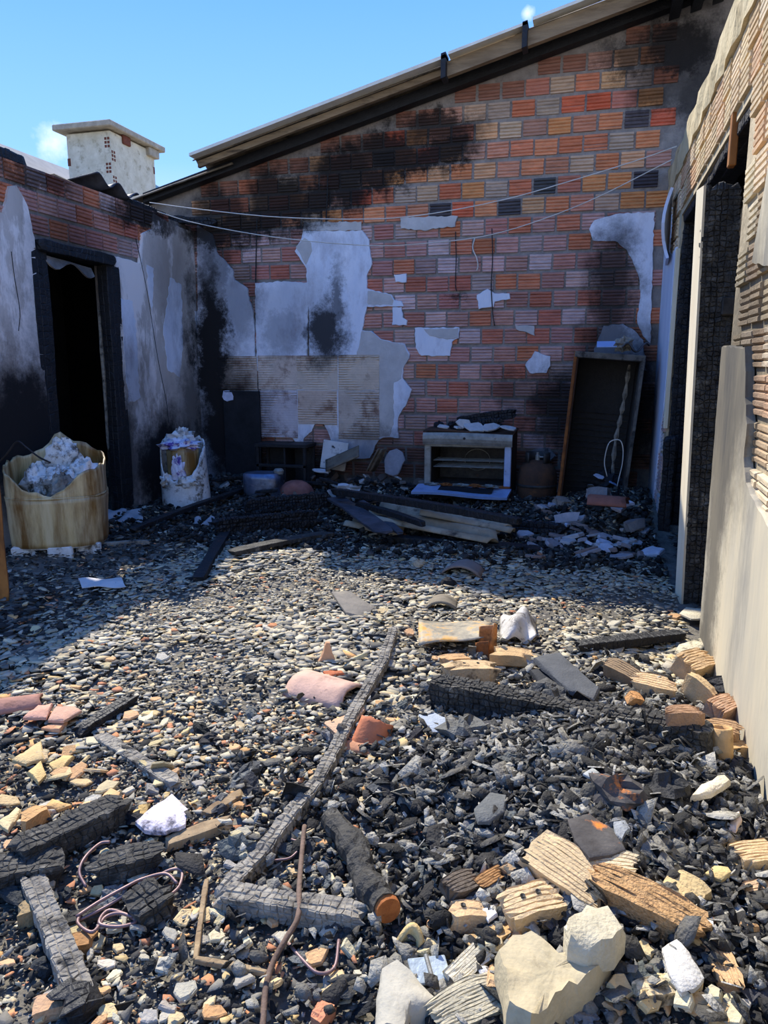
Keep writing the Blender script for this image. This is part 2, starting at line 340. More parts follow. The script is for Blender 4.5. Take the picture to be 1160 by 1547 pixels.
# ------------------------------------------------------------------ ground
nx, ny = 150, 190
gx = np.linspace(-6.6, 3.0, nx); gy = np.linspace(-.6, 9.0, ny); XX, YY = np.meshgrid(gx, gy, indexing='ij')
ZZ = G(XX, YY) + .008*np.sin(37*XX+11*np.sin(23*YY)) + .008*np.sin(41*YY+9*np.sin(29*XX)) - .012
V = np.stack([XX, YY, ZZ], -1).reshape(-1, 3); F = [(i*ny+j, (i+1)*ny+j, (i+1)*ny+j+1, i*ny+j+1) for i in range(nx-1) for j in range(ny-1)]
floor = struct(link('floor', mesh('floor', V, F, mGround, True)), 'burnt-out floor buried under ash and debris')
big = struct(link('ground', mesh('ground', *box(-60, 60, -30, 90, -.6, -.35), mConc)), 'ground around the burnt house')

# ------------------------------------------------------------------ bricks
def brick_mesh(name, w, h, d, seed, mat, ribs=5):
    """front faces -y; ribbed face like a hollow clay block"""
    r = random.Random(seed); prof = []
    n = ribs*2; dz = h/n
    prof.append((-h/2+.001, d*.9)); 
    for i in range(ribs):
        z0 = -h/2+i*h/ribs; g = .013*r.uniform(.6, 1.2)
        prof += [(z0+.003+r.uniform(0, .003), 0), (z0+h/ribs*.68, -r.uniform(0, .002)), (z0+h/ribs*.84, g)]
    prof += [(h/2-.001, d*.9)]
    V, F = [], []; m = len(prof)
    for s in (-1, 1):
        for z, y in prof: V.append((s*(w/2-r.uniform(0, .006)), y+r.uniform(-.001, .001), z))
    for i in range(m-1): F.append((i, m+i, m+i+1, i+1))
    F.append(tuple(range(m))); F.append(tuple(range(m, 2*m))[::-1])
    return mesh(name, V, F, mat)
BM = [brick_mesh('brick_face_%d' % i, .190+.0016*i, .141, .05, i, mBrick) for i in range(8)]
BMH = [brick_mesh('brick_part_%d' % i, .094, .138, .05, 20+i, mBrick) for i in range(3)]
PAL_UP = [(206, 128, 94), (214, 142, 100), (204, 106, 76), (210, 162, 122), (198, 168, 140), (190, 124, 102), (216, 150, 98), (176, 154, 136), (196, 136, 108), (184, 140, 120)]
PAL_LOW = [(196, 146, 132), (200, 156, 144), (186, 136, 124), (204, 168, 158), (208, 180, 174), (194, 122, 100), (206, 132, 98), (178, 150, 142), (190, 146, 134), (186, 128, 114)]
PAL_CREAM = [(208, 186, 150), (216, 194, 160), (202, 178, 142), (212, 190, 154), (204, 178, 142), (208, 172, 136), (218, 200, 168)]
def jit(c, r, a=10):
    d = r.uniform(-a, a); return lin(*[max(0, min(255, v+d+r.uniform(-2, 2))) for v in c])

# plaster outlines on the back wall, read in the photograph and laid on the wall plane
PB = {
 'corner': [(300,340),(323,355),(329,382),(353,407),(356,423),(376,436),(378,455),(384,470),(386,498),(386,560),(391,590),(394,650),(398,760),(300,770)],
 'panel': [(387,428),(430,425),(465,427),(469,440),(467,470),(465,540),(466,560),(390,560),(388,498),(387,460)],
 'tall': [(459,349),(548,349),(558,362),(559,372),(563,400),(555,417),(555,436),(569,440),(592,445),(597,454),(607,455),(611,463),(594,463),(556,463),(551,486),(548,499),(562,500),(576,512),(612,520),(620,535),(619,541),(610,557),(610,572),(623,589),(616,609),(604,627),(602,645),(604,662),(594,661),(580,661),(573,665),(560,692),(503,696),(500,660),(490,640),(478,639),(472,652),(460,662),(455,690),(448,668),(436,652),(412,650),(398,662),(396,600),(394,561),(468,561),(468,470),(466,443),(464,405),(447,380),(457,360)],
 'arm': [(594,464),(608,464),(609,480),(616,484),(615,492),(593,491)],
 'small_a': [(596,415),(614.6,414),(614.6,427),(598,427)],
 'wedge': [(627,495.6),(694.7,494.5),(693.6,511),(683.5,517),(681,538),(637.5,538),(628.5,526)],
 'flag': [(720.5,446),(737,437),(748.5,444),(770,443.5),(771,452),(748.5,456),(746,464),(723,467.6)],
 'scrap': [(778,491),(808,492),(808,508),(795,502),(780,498)],
 'heart': [(793.5,552),(808,530.6),(831.6,538.5),(832,553),(826,564),(800,564)],
 'strip': [(605,329),(692,327),(688,343),(665,345),(641,349.6),(607,346)],
 'top_right': [(936,323),(988,321),(982,520),(971,508),(963,489),(963,474),(967,447),(966,425),(957,400),(946,378),(932.5,365.5),(895.5,364),(889.4,347.5),(898,333)],
 'above_fridge': [(897,527),(905.6,508),(912,492.5),(941,489),(959,500),(971,514),(976,560),(899,545)],
}
PBW = {k2: [(back(*p)[0], back(*p)[2]) for p in v] for k2, v in PB.items()}
def roofz(x): return 3.14 + .247*(x+3.5)       # underside of the gable roof at the back wall
# wall body (mortar) with gable
prof = [(-4.6, -.3), (2.4, -.3), (2.4, roofz(1.6)-.2), (1.4, roofz(1.4)-.03), (-4.6, roofz(-4.6)-.03)]
V, F = prism(prof, YB+.004, YB+.15, ax=lambda a, b, c: (a, c, b))
wback = struct(link('wall_back', mesh('wall_back', V, F, mMortar)), 'gabled back wall of ribbed clay blocks with broken plaster')
RB = random.Random(3); cand = []
row = 0; z = .02
while z < 4.3:
    off = (row % 2)*.1045+RB.uniform(-.012, .012); x = XL-.4+off
    while x < XR+.1:
        cx_, cz_ = x, z+.08; xa = x
        if XL-.02 < cx_ < XR-.03 and cz_+.05 < roofz(cx_)-.02 and cz_ > .12:
            pts = [(cx_+a, cz_+b) for a in (-.085, 0, .085) for b in (-.055, .055)]
            cov = all(any(inside(p, poly) for poly in PBW.values()) for p in pts)
            if not cov: cand.append((cx_, cz_, row))
        x += .209+RB.uniform(-.002, .002)
    row += 1; z += .16
def bigness(b):
    p = np.array([b[0], YB, b[1]]); return -np.linalg.norm(p-CAM)-(2 if b[1] < .45 else 0)-(1.5 if b[1] > roofz(b[0])-.2 else 0)
cand.sort(key=bigness, reverse=True); far = []
for i, (cx_, cz_, rw) in enumerate(cand):
    c0 = RB.choice(PAL_UP if cz_ > 2.60 else PAL_LOW)
    if cz_ > 2.6 and RB.random() < .09: c0 = (78, 74, 76)
    colr = jit(c0, RB)
    if i < 300:
        o = link('brick', BM[RB.randrange(8)], wback, (cx_, YB-.006-RB.uniform(0, .008), cz_+RB.uniform(-.004, .004)), (RB.uniform(-.02, .02), RB.uniform(-.012, .012), RB.uniform(-.015, .015)), colr)
    else: far.append((cx_, cz_))
if far:
    bm0 = BM[0]; bv = [tuple(v.co) for v in bm0.vertices]; bf = [tuple(p.vertices) for p in bm0.polygons]
    V, F = join(*[([(v[0]+x, v[1]+YB-.008, v[2]+zz) for v in bv], bf) for x, zz in far])
    o = link('brick_remainder', mesh('brick_remainder', V, F, mBrick), wback, col=lin(150, 104, 86)); o['kind'] = 'stuff'
def plaster(name, poly, mat, parent, axm, th, seed, seg=.03, amp=.006):
    V, F = prism(rough(poly, seg, amp, seed), 0, th, ax=axm, inset=.004, seed=seed)
    return link(name, mesh(name, V, F, mat), parent)
axB = lambda a, b, c: (a, YB-.004-c, b)
for i, (k2, poly) in enumerate(PBW.items()):
    o = plaster('plaster_patch', poly, mPlG if k2 in ('strip', 'scrap') else mPlB, wback, axB, .026 if k2 != 'tall' else .028, i)
# grey undercoat showing where the finish coat is gone
for i, q in enumerate([[(548,500),(562,501),(576,513),(611,521),(619,536),(618,542),(609,557),(608,572),(596,578),(596,640),(590,658),(574,660),(574,540),(540,538),(545,515)],
                       [(557,440),(569,441),(591,446),(596,454),(594,461),(557,461)], [(641,497),(693,496),(692,510),(676,513),(664,511),(650,507)], [(449,374),(462,360),(472,368),(473,380),(464,401)], [(461,336),(547,336),(547,349),(459,349)]]):
    poly = [(back(*p)[0], back(*p)[2]) for p in q]; plaster('undercoat_patch', poly, mPlG, wback, lambda a, b, c: (a, YB-.030-c, b), .004, 40+i)
# combed adhesive beds of the fallen wall tiles
def bed(u0, u1, v0, v1, seed, comb=1.0):
    r = random.Random(seed); a = back(u0+.1, v1-.1, YB-.03); b = back(u1-.1, v0+.1, YB-.03); x0, z0, x1, z1 = a[0], a[2], b[0], b[2]
    n = 28 if v1-v0 < 60 else 38; nu = 12; ph = r.uniform(0, 6)
    def fn(s, t):
        ridge = .5+.5*math.sin(2*math.pi*n/2*t); keep = comb*(1 if math.sin(4.3*s+ph)+math.sin(5*t+1.7*ph) > -.2 else .1)
        return (x0+(x1-x0)*(s*1.0)+r.uniform(-.001, .001), YB-.034-.0075*ridge*keep, z0+(z1-z0)*t)
    V, F = sheet(fn, nu, n*2, .006); return link('adhesive_bed', mesh('adhesive_bed', V, F, mAdh), wback, col=jit(r.choice([(255, 238, 224), (240, 224, 214), (246, 240, 250), (250, 232, 216)]), r, 4))
for i, q in enumerate([(331,388,538,588,1),(391,448,537,588,.5),(449,510,537,588,.7),(512,573,536,588,1),(394,449,590,660,1),(451,509,590,640,1),(512,573,590,662,1)]): bed(*q[:4], i, q[4])
# crack lines in the plaster
for i, P in enumerate([[(495,262),(494,300),(492,345),(488,356)], [(465,375),(472,385),(464,402)], [(388,330),(387,380),(386,430)]]):
    link('crack', mesh('crack', *tube([back(u, v, YB-.02) for u, v in P], .006, 4), mCharB), wback)

# ------------------------------------------------------------------ gable roof over the back wall
mBrown = M('brown_board', lin(120, 100, 76), lin(156, 134, 104), 9, bump=.4, stretch=(.3, 1, 2), c=lin(66, 56, 46), cthr=(.54, .66), cscale=4)
roof = struct(empty('roof', (0, YB, 3.1)), 'corrugated fibre cement roof along the gable'); roof.location = (0, 0, 0)
def roof_sheet(xa, xb, lift, y0, seed, zoff=0):
    r = random.Random(seed)
    def fn(s, t):
        x = xa+(xb-xa)*s; y = y0+2.6*t+r.uniform(-.002, .002)
        return (x, y, roofz(x)+zoff+lift+.025*math.sin(2*math.pi*t*2.6/.177)-.012*s)
    V, F = sheet(fn, 8, 88, .008); o = link('roofing_sheet', mesh('roofing_sheet', V, F, mCorr, True), roof); return o
roof_sheet(-3.72, -1.30, .075, 6.72, 1); roof_sheet(-1.45, -.62, .085, 6.75, 2); roof_sheet(-.75, .30, .10, 6.73, 3); roof_sheet(.18, .70, .13, 6.70, 4)
roof_sheet(-4.75, -3.40, .02, 6.86, 5, -.03)
def strip(xa, xb, y0, y1, za, zb, mat, nm):
    V = []
    for x in (xa, xb):
        for y, dz in ((y0, za), (y1, za), (y1, zb), (y0, zb)): V.append((x, y, roofz(x)+dz))
    link(nm, mesh(nm, V, [(0,1,2,3),(4,7,6,5),(0,4,5,1),(1,5,6,2),(2,6,7,3),(3,7,4,0)], mat), roof)
strip(-3.70, -1.30, 6.62, 6.74, .085, .112, mCorrSunTint, 'sun_tinted_flashing'); strip(-1.28, -.64, 6.62, 6.74, .100, .122, mCorrSunTint, 'sun_tinted_flashing'); strip(-.60, .62, 6.62, 6.74, .112, .136, mCorrSunTint, 'sun_tinted_flashing')  # bright strips: sunlight on the sheet edges, put into the colour
strip(-4.4, XR+.3, 6.92, 7.03, -.05, .04, mCharB, 'rafter'); strip(-1.30, XR+.1, 6.70, 6.76, -.03, .085, mBrown, 'barge_board'); strip(-3.68, -1.34, 6.74, 6.78, .01, .065, mBrown, 'barge_board')
for x in (-1.32, -.66): strip(x-.02, x+.02, 6.62, 6.76, -.06, .13, mCharB, 'strap')
strip(.35, 1.4, 5.9, 7.05, .02, .10, mCharB, 'charred_batten')
for i in range(3): strip(.45+i*.16, .53+i*.16, 6.2, 7.0, -.12, .02, mCharB, 'rafter_stub')
V, F = sheet(lambda s, t: (.2+2.2*s, 5.7+1.5*t, roofz(.2+2.2*s)+.17+.03*math.sin(20*t)-.25*s*s), 6, 20, .01)
link('burnt_ridge_sheet', mesh('burnt_ridge_sheet', V, F, mCharB, True), roof)

# ------------------------------------------------------------------ left wall with the doorway
DY0, DY1, DH = 4.80, 5.64, 2.10
parts = [box(XL-.14, XL-.004, 1.2, DY0, -.3, 2.64), box(XL-.14, XL-.004, DY1, YB+.1, -.3, 2.64), box(XL-.14, XL-.004, DY0, DY1, DH, 2.64)]
wleft = struct(link('wall_left', mesh('wall_left', *join(*parts), mMortar)), 'left wall with a burnt doorway and bricks bared above')
def lw(pts): return [(left(*p)[1], left(*p)[2]) for p in pts]
PL = {
 'near': [(1.2, 2.63)]+lw([(-60,300)])+lw([(0,322),(6,300),(10,281),(21,280),(30,295),(38,312),(44,340),(49,368)])+[(DY0-.06, 1.9), (DY0-.06, -.1), (1.2, -.1)],
 'far': lw([(166,386),(186,391),(207,397),(209,375),(211,353),(220,349),(228,346.5),(229,322),(250,335),(276,347)])+[(YB-.004, 2.60), (YB-.004, -.1), (DY1+.07, -.1), (DY1+.07, 2.0)],
}
axL = lambda a, b, c: (XL+.002+c, a, b)
for i, (k2, poly) in enumerate(PL.items()): plaster('plaster_coat', poly, mPlL, wleft, axL, .024, 60+i, .04, .007)
# pale flakes of old paint still on the plaster
for i, q in enumerate([[(178,450),(196,455),(202,500),(204,560),(208,600),(190,610),(184,540)], [(253,420),(270,430),(273,520),(268,570),(250,560),(243,500)], [(290,470),(306,468),(309,540),(296,520)], [(218,400),(228,405),(226,470),(220,440)]]):
    plaster('paint_flake', lw(q), mPlB, wleft, lambda a, b, c: (XL+.026+c, a, b), .003, 70+i, .03, .012)
for P in [[(205,360),(222,440),(238,540),(250,600),(255,640)], [(17,380),(22,420),(30,470),(28,500)]]:
    link('crack', mesh('crack', *tube([onp(u, v, 0, XL+.026) for u, v in catmull([(a, b, 0) for a, b in P], 4) for u, v in [(u, v)]] if False else [onp(q[0], q[1], 0, XL+.026) for q in catmull([(a, b, 0) for a, b in P], 4)], .004, 4), mCharB), wleft)
RL = random.Random(5); z = 2.04; row = 0
while z < 2.6:
    y = 3.9+(row % 2)*.1045
    while y < 6.6:
        pts = [(y+a, z+.07+b) for a in (-.08, 0, .08) for b in (-.05, .05)]
        cov = all(any(inside(p, poly) for poly in PL.values()) for p in pts)
        if not cov and not (DY0-.1 < y < DY1+.1 and z+.07 < DH+.06):
            link('brick', BM[RL.randrange(8)], wleft, (XL+.006+RL.uniform(0, .006), y, z+.075), (0, RL.uniform(-.01, .01), math.pi/2+RL.uniform(-.015, .015)), jit(RL.choice(PAL_LOW), RL))
        y += .209
    z += .16; row += 1
# charred door frame
door = struct(empty('door_1', (XL, (DY0+DY1)/2, 0)), 'charred door frame in the left wall')
def world_child(name, vf, mat, parent, smooth=False, col=None):
    V = np.array(vf[0], float)-np.array(parent.location); o = link(name, mesh(name, V, vf[1], mat, smooth), parent, col=col); return o

def charbeam(p0, p1, w, h, cell=.03, seed=0, roll=0.0, taper=1.0, amp=.005, bend=0.0, ragged=.02):
    """a square timber with alligator char: jittered raised blocks between sunken cracks"""
    r = random.Random(seed); p0, p1 = np.array(p0, float), np.array(p1, float); d = p1-p0; L = np.linalg.norm(d); d /= L
    a = np.cross(d, [0, 0, 1.0]); a = a/np.linalg.norm(a) if np.linalg.norm(a) > .05 else np.array([1.0, 0, 0]); b = np.cross(a, d)
    a, b = a*math.cos(roll)+b*math.sin(roll), b*math.cos(roll)-a*math.sin(roll)
    nl = max(2, int(L/cell)); nw = max(1, round(w/cell)); nh = max(1, round(h/cell))
    per = [(-1+2*i/nw, -1) for i in range(nw)]+[(1, -1+2*i/nh) for i in range(nh)]+[(1-2*i/nw, 1) for i in range(nw)]+[(-1, 1-2*i/nh) for i in range(nh)]
    m = len(per); V, F = [], []; base = []
    ph = r.uniform(0, 6)
    for i in range(nl+1):
        t = i/nl; s = (1+(taper-1)*t)*(1+.07*math.sin(9*t+ph)); ring = []
        if i in (0, nl): s *= .8
        for j, (x, y) in enumerate(per):
            jl = r.uniform(-.35, .35)*cell if 0 < i < nl else r.uniform(-ragged, ragged)
            q = p0+d*(t*L+jl)+a*(x*w/2*s)+b*(y*h/2*s)+b*(bend*math.sin(math.pi*t))+(a*r.uniform(-1, 1)+b*r.uniform(-1, 1))*amp*.6
            ring.append(len(V)); V.append(q)
        base.append(ring)
    for i in range(nl):
        cen = p0+d*((i+.5)/nl*L)+b*(bend*math.sin(math.pi*(i+.5)/nl))
        for j in range(m):
            q = [base[i][j], base[i][(j+1) % m], base[i+1][(j+1) % m], base[i+1][j]]; c = sum(V[x] for x in q)/4; o = c-cen; o = o-d*np.dot(o, d); o /= np.linalg.norm(o)+1e-9
            hh = amp*r.uniform(.4, 1.5); n0 = len(V)
            for x in q: V.append(c+(V[x]-c)*r.uniform(.68, .82)+o*hh)
            F.append((n0, n0+1, n0+2, n0+3))
            for e2 in range(4): F.append((q[e2], q[(e2+1) % 4], n0+(e2+1) % 4, n0+e2))
    F.append(tuple(base[0])[::-1]); F.append(tuple(base[nl]))
    return V, F
world_child('jamb', charbeam((XL-.02, DY0-.02, -.02), (XL-.02, DY0-.02, 2.13), .09, .16, .05, 1, amp=.003), mCharB, door)
world_child('jamb', charbeam((XL-.02, DY1+.02, -.02), (XL-.02, DY1+.02, 2.13), .09, .16, .05, 2, amp=.003), mCharB, door)
world_child('head', charbeam((XL-.02, DY0-.04, 2.13), (XL-.02, DY1+.04, 2.13), .16, .08, .05, 3, amp=.003), mCharB, door)
world_child('door_stop', charbeam((XL-.09, DY1-.03, .55), (XL-.09, DY1-.03, 1.72), .02, .05, .06, 4, amp=.002), mAsh, door)
V, F = sheet(lambda s, t: (XL+.0+.03*t, DY0+.05+.55*s, 2.07-.05*t*(1+.8*math.sin(9*s))-.03*s), 12, 3, .012)
world_child('peeled_plaster', (V, F), mPlG, door)
# burnt panel door leaf hanging open inside
leaf = tag(empty('door_leaf', (XL-.16, DY0+.02, 0), (0, 0, math.radians(140))), 'blackened panel door standing open in the dark doorway', 'door')
link('door_panel', mesh('door_panel', *bbox(0, .72, 0, .035, .03, 2.05), mBlack), leaf)
for zz in (.2, .8, 1.4):
    for xx in (.08, .40): link('raised_panel', mesh('raised_panel', *bbox(xx, xx+.24, -.012, .002, zz, zz+.48, .01), mCharB), leaf)
# left room: sooty walls and what is left of its roof
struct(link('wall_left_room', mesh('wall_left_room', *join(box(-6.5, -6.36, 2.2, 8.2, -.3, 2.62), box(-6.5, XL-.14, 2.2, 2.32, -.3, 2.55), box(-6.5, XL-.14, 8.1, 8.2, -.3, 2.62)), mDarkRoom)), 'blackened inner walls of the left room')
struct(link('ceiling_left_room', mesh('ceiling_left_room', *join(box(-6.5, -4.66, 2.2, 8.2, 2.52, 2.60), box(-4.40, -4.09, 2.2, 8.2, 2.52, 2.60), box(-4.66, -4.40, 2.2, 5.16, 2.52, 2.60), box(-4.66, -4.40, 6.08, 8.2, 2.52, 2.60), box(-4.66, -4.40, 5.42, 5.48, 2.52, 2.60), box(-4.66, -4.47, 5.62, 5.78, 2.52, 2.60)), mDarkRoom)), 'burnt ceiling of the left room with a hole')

# ------------------------------------------------------------------ right wall
mMortarR = M('pale_mortar', lin(176, 160, 130), lin(200, 184, 152), 10, soot=True, bump=.7, bscale=40)
OY0, OY1, OH, WT = 3.52, 6.02, 2.33, 2.87
parts = [box(XR+.004, XR+.17, .3, OY0, -.3, 2.68), box(XR+.004, XR+.17, OY1, YB+.1, -.3, 2.68), box(XR+.004, XR+.17, OY0, OY1, OH, 2.68)]
wright = struct(link('wall_right', mesh('wall_right', *join(*parts), mMortarR)), 'sunlit right wall of ribbed clay blocks with a wide opening')
def rw(pts): return [(right(*p)[1], right(*p)[2]) for p in pts]
r = random.Random(11); pts = []
NS = 46
def capfn(s, t):
    y = .3+(YB-.3)*s; a = 2*math.pi*t; rr = random.Random(int(s*NS)*31+int(t*8+.01) % 8)
    return (XR+.085+.115*max(-1, min(1, 1.35*math.cos(a)))+rr.uniform(-.012, .012), y, 2.765+.105*max(-1, min(1, 1.35*math.sin(a)))+rr.uniform(-.015, .015))
A = [[capfn(i/NS, j/8) for j in range(8)] for i in range(NS+1)]
V = [p for row_ in A for p in row_]; F = [(i*8+j, (i+1)*8+j, (i+1)*8+(j+1) % 8, i*8+(j+1) % 8) for i in range(NS) for j in range(8)]+[tuple(range(8)), tuple(NS*8+j for j in range(8))[::-1]]
link('mortar_cap', mesh('mortar_cap', V, F, mCream), wright)
PRn = rw([(1102,524),(1139,523),(1141,560),(1140,600),(1143,640),(1138,690),(1142,730),(1152,752),(1166,775),(1180,800)])
PR = {
 'near': PRn+[(1.0, .55), (.3, .7), (.3, -.15), (3.46, -.15), (3.50, .6)],
 'far': rw([(1003,384),(1008,460),(1006,560),(1003,612),(993,640),(985,690),(980,740),(978,790)])+[(YB-.004, -.1), (YB-.004, 2.56), (6.75, 2.5), (6.6, 2.2)],
}
PR['far'] = [(6.06, 2.12), (6.05, 1.3), (6.08, .95), (6.2, .80), (6.32, .5), (6.45, .2), (6.5, -.1), (YB-.004, -.1), (YB-.004, 2.56), (6.72, 2.52), (6.55, 2.16), (6.3, 2.10)]
PR['shoulder'] = [(3.02, 1.62), (2.86, 1.98), (2.80, 2.16), (.3, 2.25), (.3, 1.7), (2.5, 1.55), (2.8, 1.58)]
axR = lambda a, b, c: (XR-.002-c, a, b)
for i, (k2, poly) in enumerate(PR.items()): plaster('plaster_coat', poly, mPlFar if k2 == 'far' else mPlR, wright, axR, .03 if k2 != 'far' else .02, 80+i, .035, .006)
# a plaster slab peeling off the far pier
V, F = sheet(lambda s, t: (XR-.03-.05*math.sin(math.pi*t)*(1-s)-.03*(1-s), 6.18+.42*s+.02*math.sin(9*t), 2.06+.50*t), 6, 8, .022)
link('peeling_slab', mesh('peeling_slab', V, F, mPlFar), wright)
RR = random.Random(9); z = -.04; row = 0
while z < 2.66:
    y = 1.45+(row % 2)*.1045
    while y < YB-.08:
        cz_ = z+.08
        ok = not (OY0-.02 < y < OY1+.06 and cz_ < OH+.06)
        if y+.1 > OY0 and y < OY0: ok = ok and y < OY0-.09 or cz_ > OH+.05
        pts = [(y+a, cz_+b) for a in (-.08, 0, .08) for b in (-.05, .05)]
        if ok and not all(any(inside(p, poly) for poly in PR.values()) for p in pts) and cz_ < 2.68:
            link('brick', BM[RR.randrange(8)], wright, (XR-.006-RR.uniform(0, .010), y, cz_), (RR.uniform(-.02, .02), RR.uniform(-.014, .014), -math.pi/2+RR.uniform(-.02, .02)), jit(RR.choice(PAL_CREAM if cz_ > 1.0 or y < 4 else [(196, 190, 190), (182, 172, 170), (190, 160, 150)]), RR))
        y += .209
    z += .16; row += 1
# brick ends at the near side of the opening
z = 1.30
while z < 2.32:
    link('brick', BMH[RR.randrange(3)], wright, (XR+.06, OY0-.004, z+.08), (0, 0, math.pi), jit(RR.choice(PAL_CREAM), RR)); z += .16
p_ = right(1108, 195); link('orange_strip', mesh('orange_strip', *bbox(XR-.012, XR+.02, p_[1]-.03, p_[1]+.03, p_[2]-.16, p_[2]+.13, .004), mRustPost), wright)
# charred linings of the opening
trim = struct(empty('trim_1', (XR, OY1, 0)), 'charred timber lining at the far side of the opening')
world_child('lining', charbeam((XR+.11, OY1-.03, -.05), (XR+.11, OY1-.03, 2.30), .17, .07, .035, 21, amp=.006), mCharB, trim)
world_child('sunlit_edge_strip', bbox(XR-.02, XR+.012, OY1-.03, OY1+.02, .80, 2.10, .004), mPale, trim)  # pale strip stands in for sun on the wall's plaster edge
world_child('lintel', charbeam((XR+.09, OY0, OH-.03), (XR+.09, OY1, OH-.03), .14, .05, .05, 22, amp=.004), mCharB, trim)
world_child('lining_piece', charbeam((XR+.02, OY1-.16, -.02), (XR+.02, OY1-.18, .75), .07, .05, .03, 23, amp=.006), mCharB, trim)
PY = 4.16; pt = onp(1058, 281, 1, PY); pb = onp(1024, 914, 1, PY); zt = pt[2]; ax0, ax1 = pt[0], pb[0]
post = struct(empty('trim_2', (ax1, PY, 0)), 'charred door jamb standing in the opening with one pale sunlit edge')
world_child('jamb', charbeam((ax1+.103, PY+.055, -.04), (ax0+.103, PY+.055, zt), .150, .10, .024, 31, amp=.008), mChar, post)
dv = [(ax1+.014, PY-.010, -.04), (ax1+.026, PY-.004, -.04), (ax1+.010, PY+.10, -.04), (ax1-.006, PY+.10, -.04)]
dv += [(v[0]-ax1+ax0, v[1], zt) for v in dv]
world_child('pale_edge', (dv, box(0, 1, 0, 1, 0, 1)[1]), mPale, post)
world_child('stop_board', charbeam((ax1+.205, PY+.02, -.04), (ax0+.225, PY+.02, zt-.1), .06, .06, .08, 33, amp=.003), mWood, post)
world_child('hinge_block', bbox(ax0+.14, ax0+.20, PY-.03, PY+.02, zt-.62, zt-.53, .006), mDarkSteel, post)
# the room behind the right wall
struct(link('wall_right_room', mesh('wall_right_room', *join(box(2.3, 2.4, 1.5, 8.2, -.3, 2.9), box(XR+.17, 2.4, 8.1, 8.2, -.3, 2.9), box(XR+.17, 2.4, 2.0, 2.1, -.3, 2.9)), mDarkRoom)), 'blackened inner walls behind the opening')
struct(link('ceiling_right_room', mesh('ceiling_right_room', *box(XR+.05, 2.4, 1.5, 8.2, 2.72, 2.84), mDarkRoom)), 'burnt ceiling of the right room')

# ------------------------------------------------------------------ chimney and roofs beyond
cy0 = 9.6; c0 = onp(168, 240, 1, cy0); cl = onp(102, 240, 1, cy0); cw = c0[0]-cl[0]; ctop = onp(168, 196, 1, cy0)[2]
dC = 1.10
chim = tag(empty('chimney', (c0[0]-cw/2, cy0+dC/2, 0)), 'pale rendered brick chimney tower under a flat slab cap', 'chimney')
world_child('shaft', bbox(c0[0]-cw, c0[0], cy0, cy0+dC, 0, ctop, .012), mChim, chim)
world_child('cap_slab', bbox(c0[0]-cw-.13, c0[0]+.10, cy0-.12, cy0+dC+.16, ctop+.02, ctop+.10, .012), mConc, chim)
world_child('support_block', bbox(c0[0]-.12, c0[0]+.03, cy0+.28, cy0+.46, ctop-.10, ctop+.02, .01), mHole, chim)
world_child('support_block', bbox(c0[0]-.12, c0[0]+.06, cy0+dC-.22, cy0+dC+.05, ctop-.10, ctop+.02, .01), mConc, chim)
for i in range(9):
    zz = ctop-.12-i*.165
    for a in range(2):
        for b in range(3):
            if i % 2: world_child('brick_hole', bbox(c0[0]-.004, c0[0]+.003, cy0+.015+a*.05, cy0+.05+a*.05, zz-.05*b, zz-.05*b+.034, .002), mHole, chim)
            else: world_child('brick_hole', bbox(c0[0]-.09+a*.045, c0[0]-.055+a*.045, cy0-.003, cy0+.004, zz-.05*b, zz-.05*b+.034, .002), mHole, chim)
    if i % 2 == 0: world_child('brick_hole', bbox(c0[0]-cw-.0, c0[0]-cw+.05, cy0-.003, cy0+.004, zz-.3, zz-.2, .002), mHole, chim); world_child('brick_hole', bbox(c0[0]-.004, c0[0]+.003, cy0+dC-.05, cy0+dC-.01, zz-.2, zz-.1, .002), mHole, chim)
nb = tag(empty('neighbour_house', (-9.2, 9.0, 0)), 'pale neighbouring house with a low roof beside the chimney', 'house')
p = onp(-20, 212, 1, 8.6); q = onp(74, 262, 1, 8.6); q[0] = min(q[0], cl[0]-.2)
world_child('wall', box(p[0]-2.5, q[0]+.0, 8.9, 12, 0, q[2]-.12), mNeighbor, nb)
V, F = prism([(p[0]-.6, p[2]+.25), (q[0]+.0, q[2]-.02), (q[0]+.0, q[2]-.08), (p[0]-.6, p[2]+.19)], 8.55, 12, ax=lambda a, b, c: (a, c, b)); world_child('roof', (V, F), mRoofSheetN, nb)
V, F = prism([(p[0]-.6, p[2]+.19), (q[0]+.0, q[2]-.08), (q[0]+.0, q[2]-.5), (p[0]-.6, q[2]-.5)], 8.7, 8.8, ax=lambda a, b, c: (a, c, b)); world_child('gable_board', (V, F), mNeighbor, nb)
p = onp(232, 280, 1, 16); q = onp(285, 312, 1, 16)
V, F = prism([(p[0]-3, p[2]-.05), (p[0], p[2]+.04), (q[0]+.6, q[2]-.3), (q[0]+.6, q[2]-.8), (p[0]-3, q[2]-.8)], 16, 17, ax=lambda a, b, c: (a, c, b))
tag(link('distant_roof', mesh('distant_roof', V, F, mBlueRoof)), 'blue-grey roof peeking out right of the chimney', 'roof')

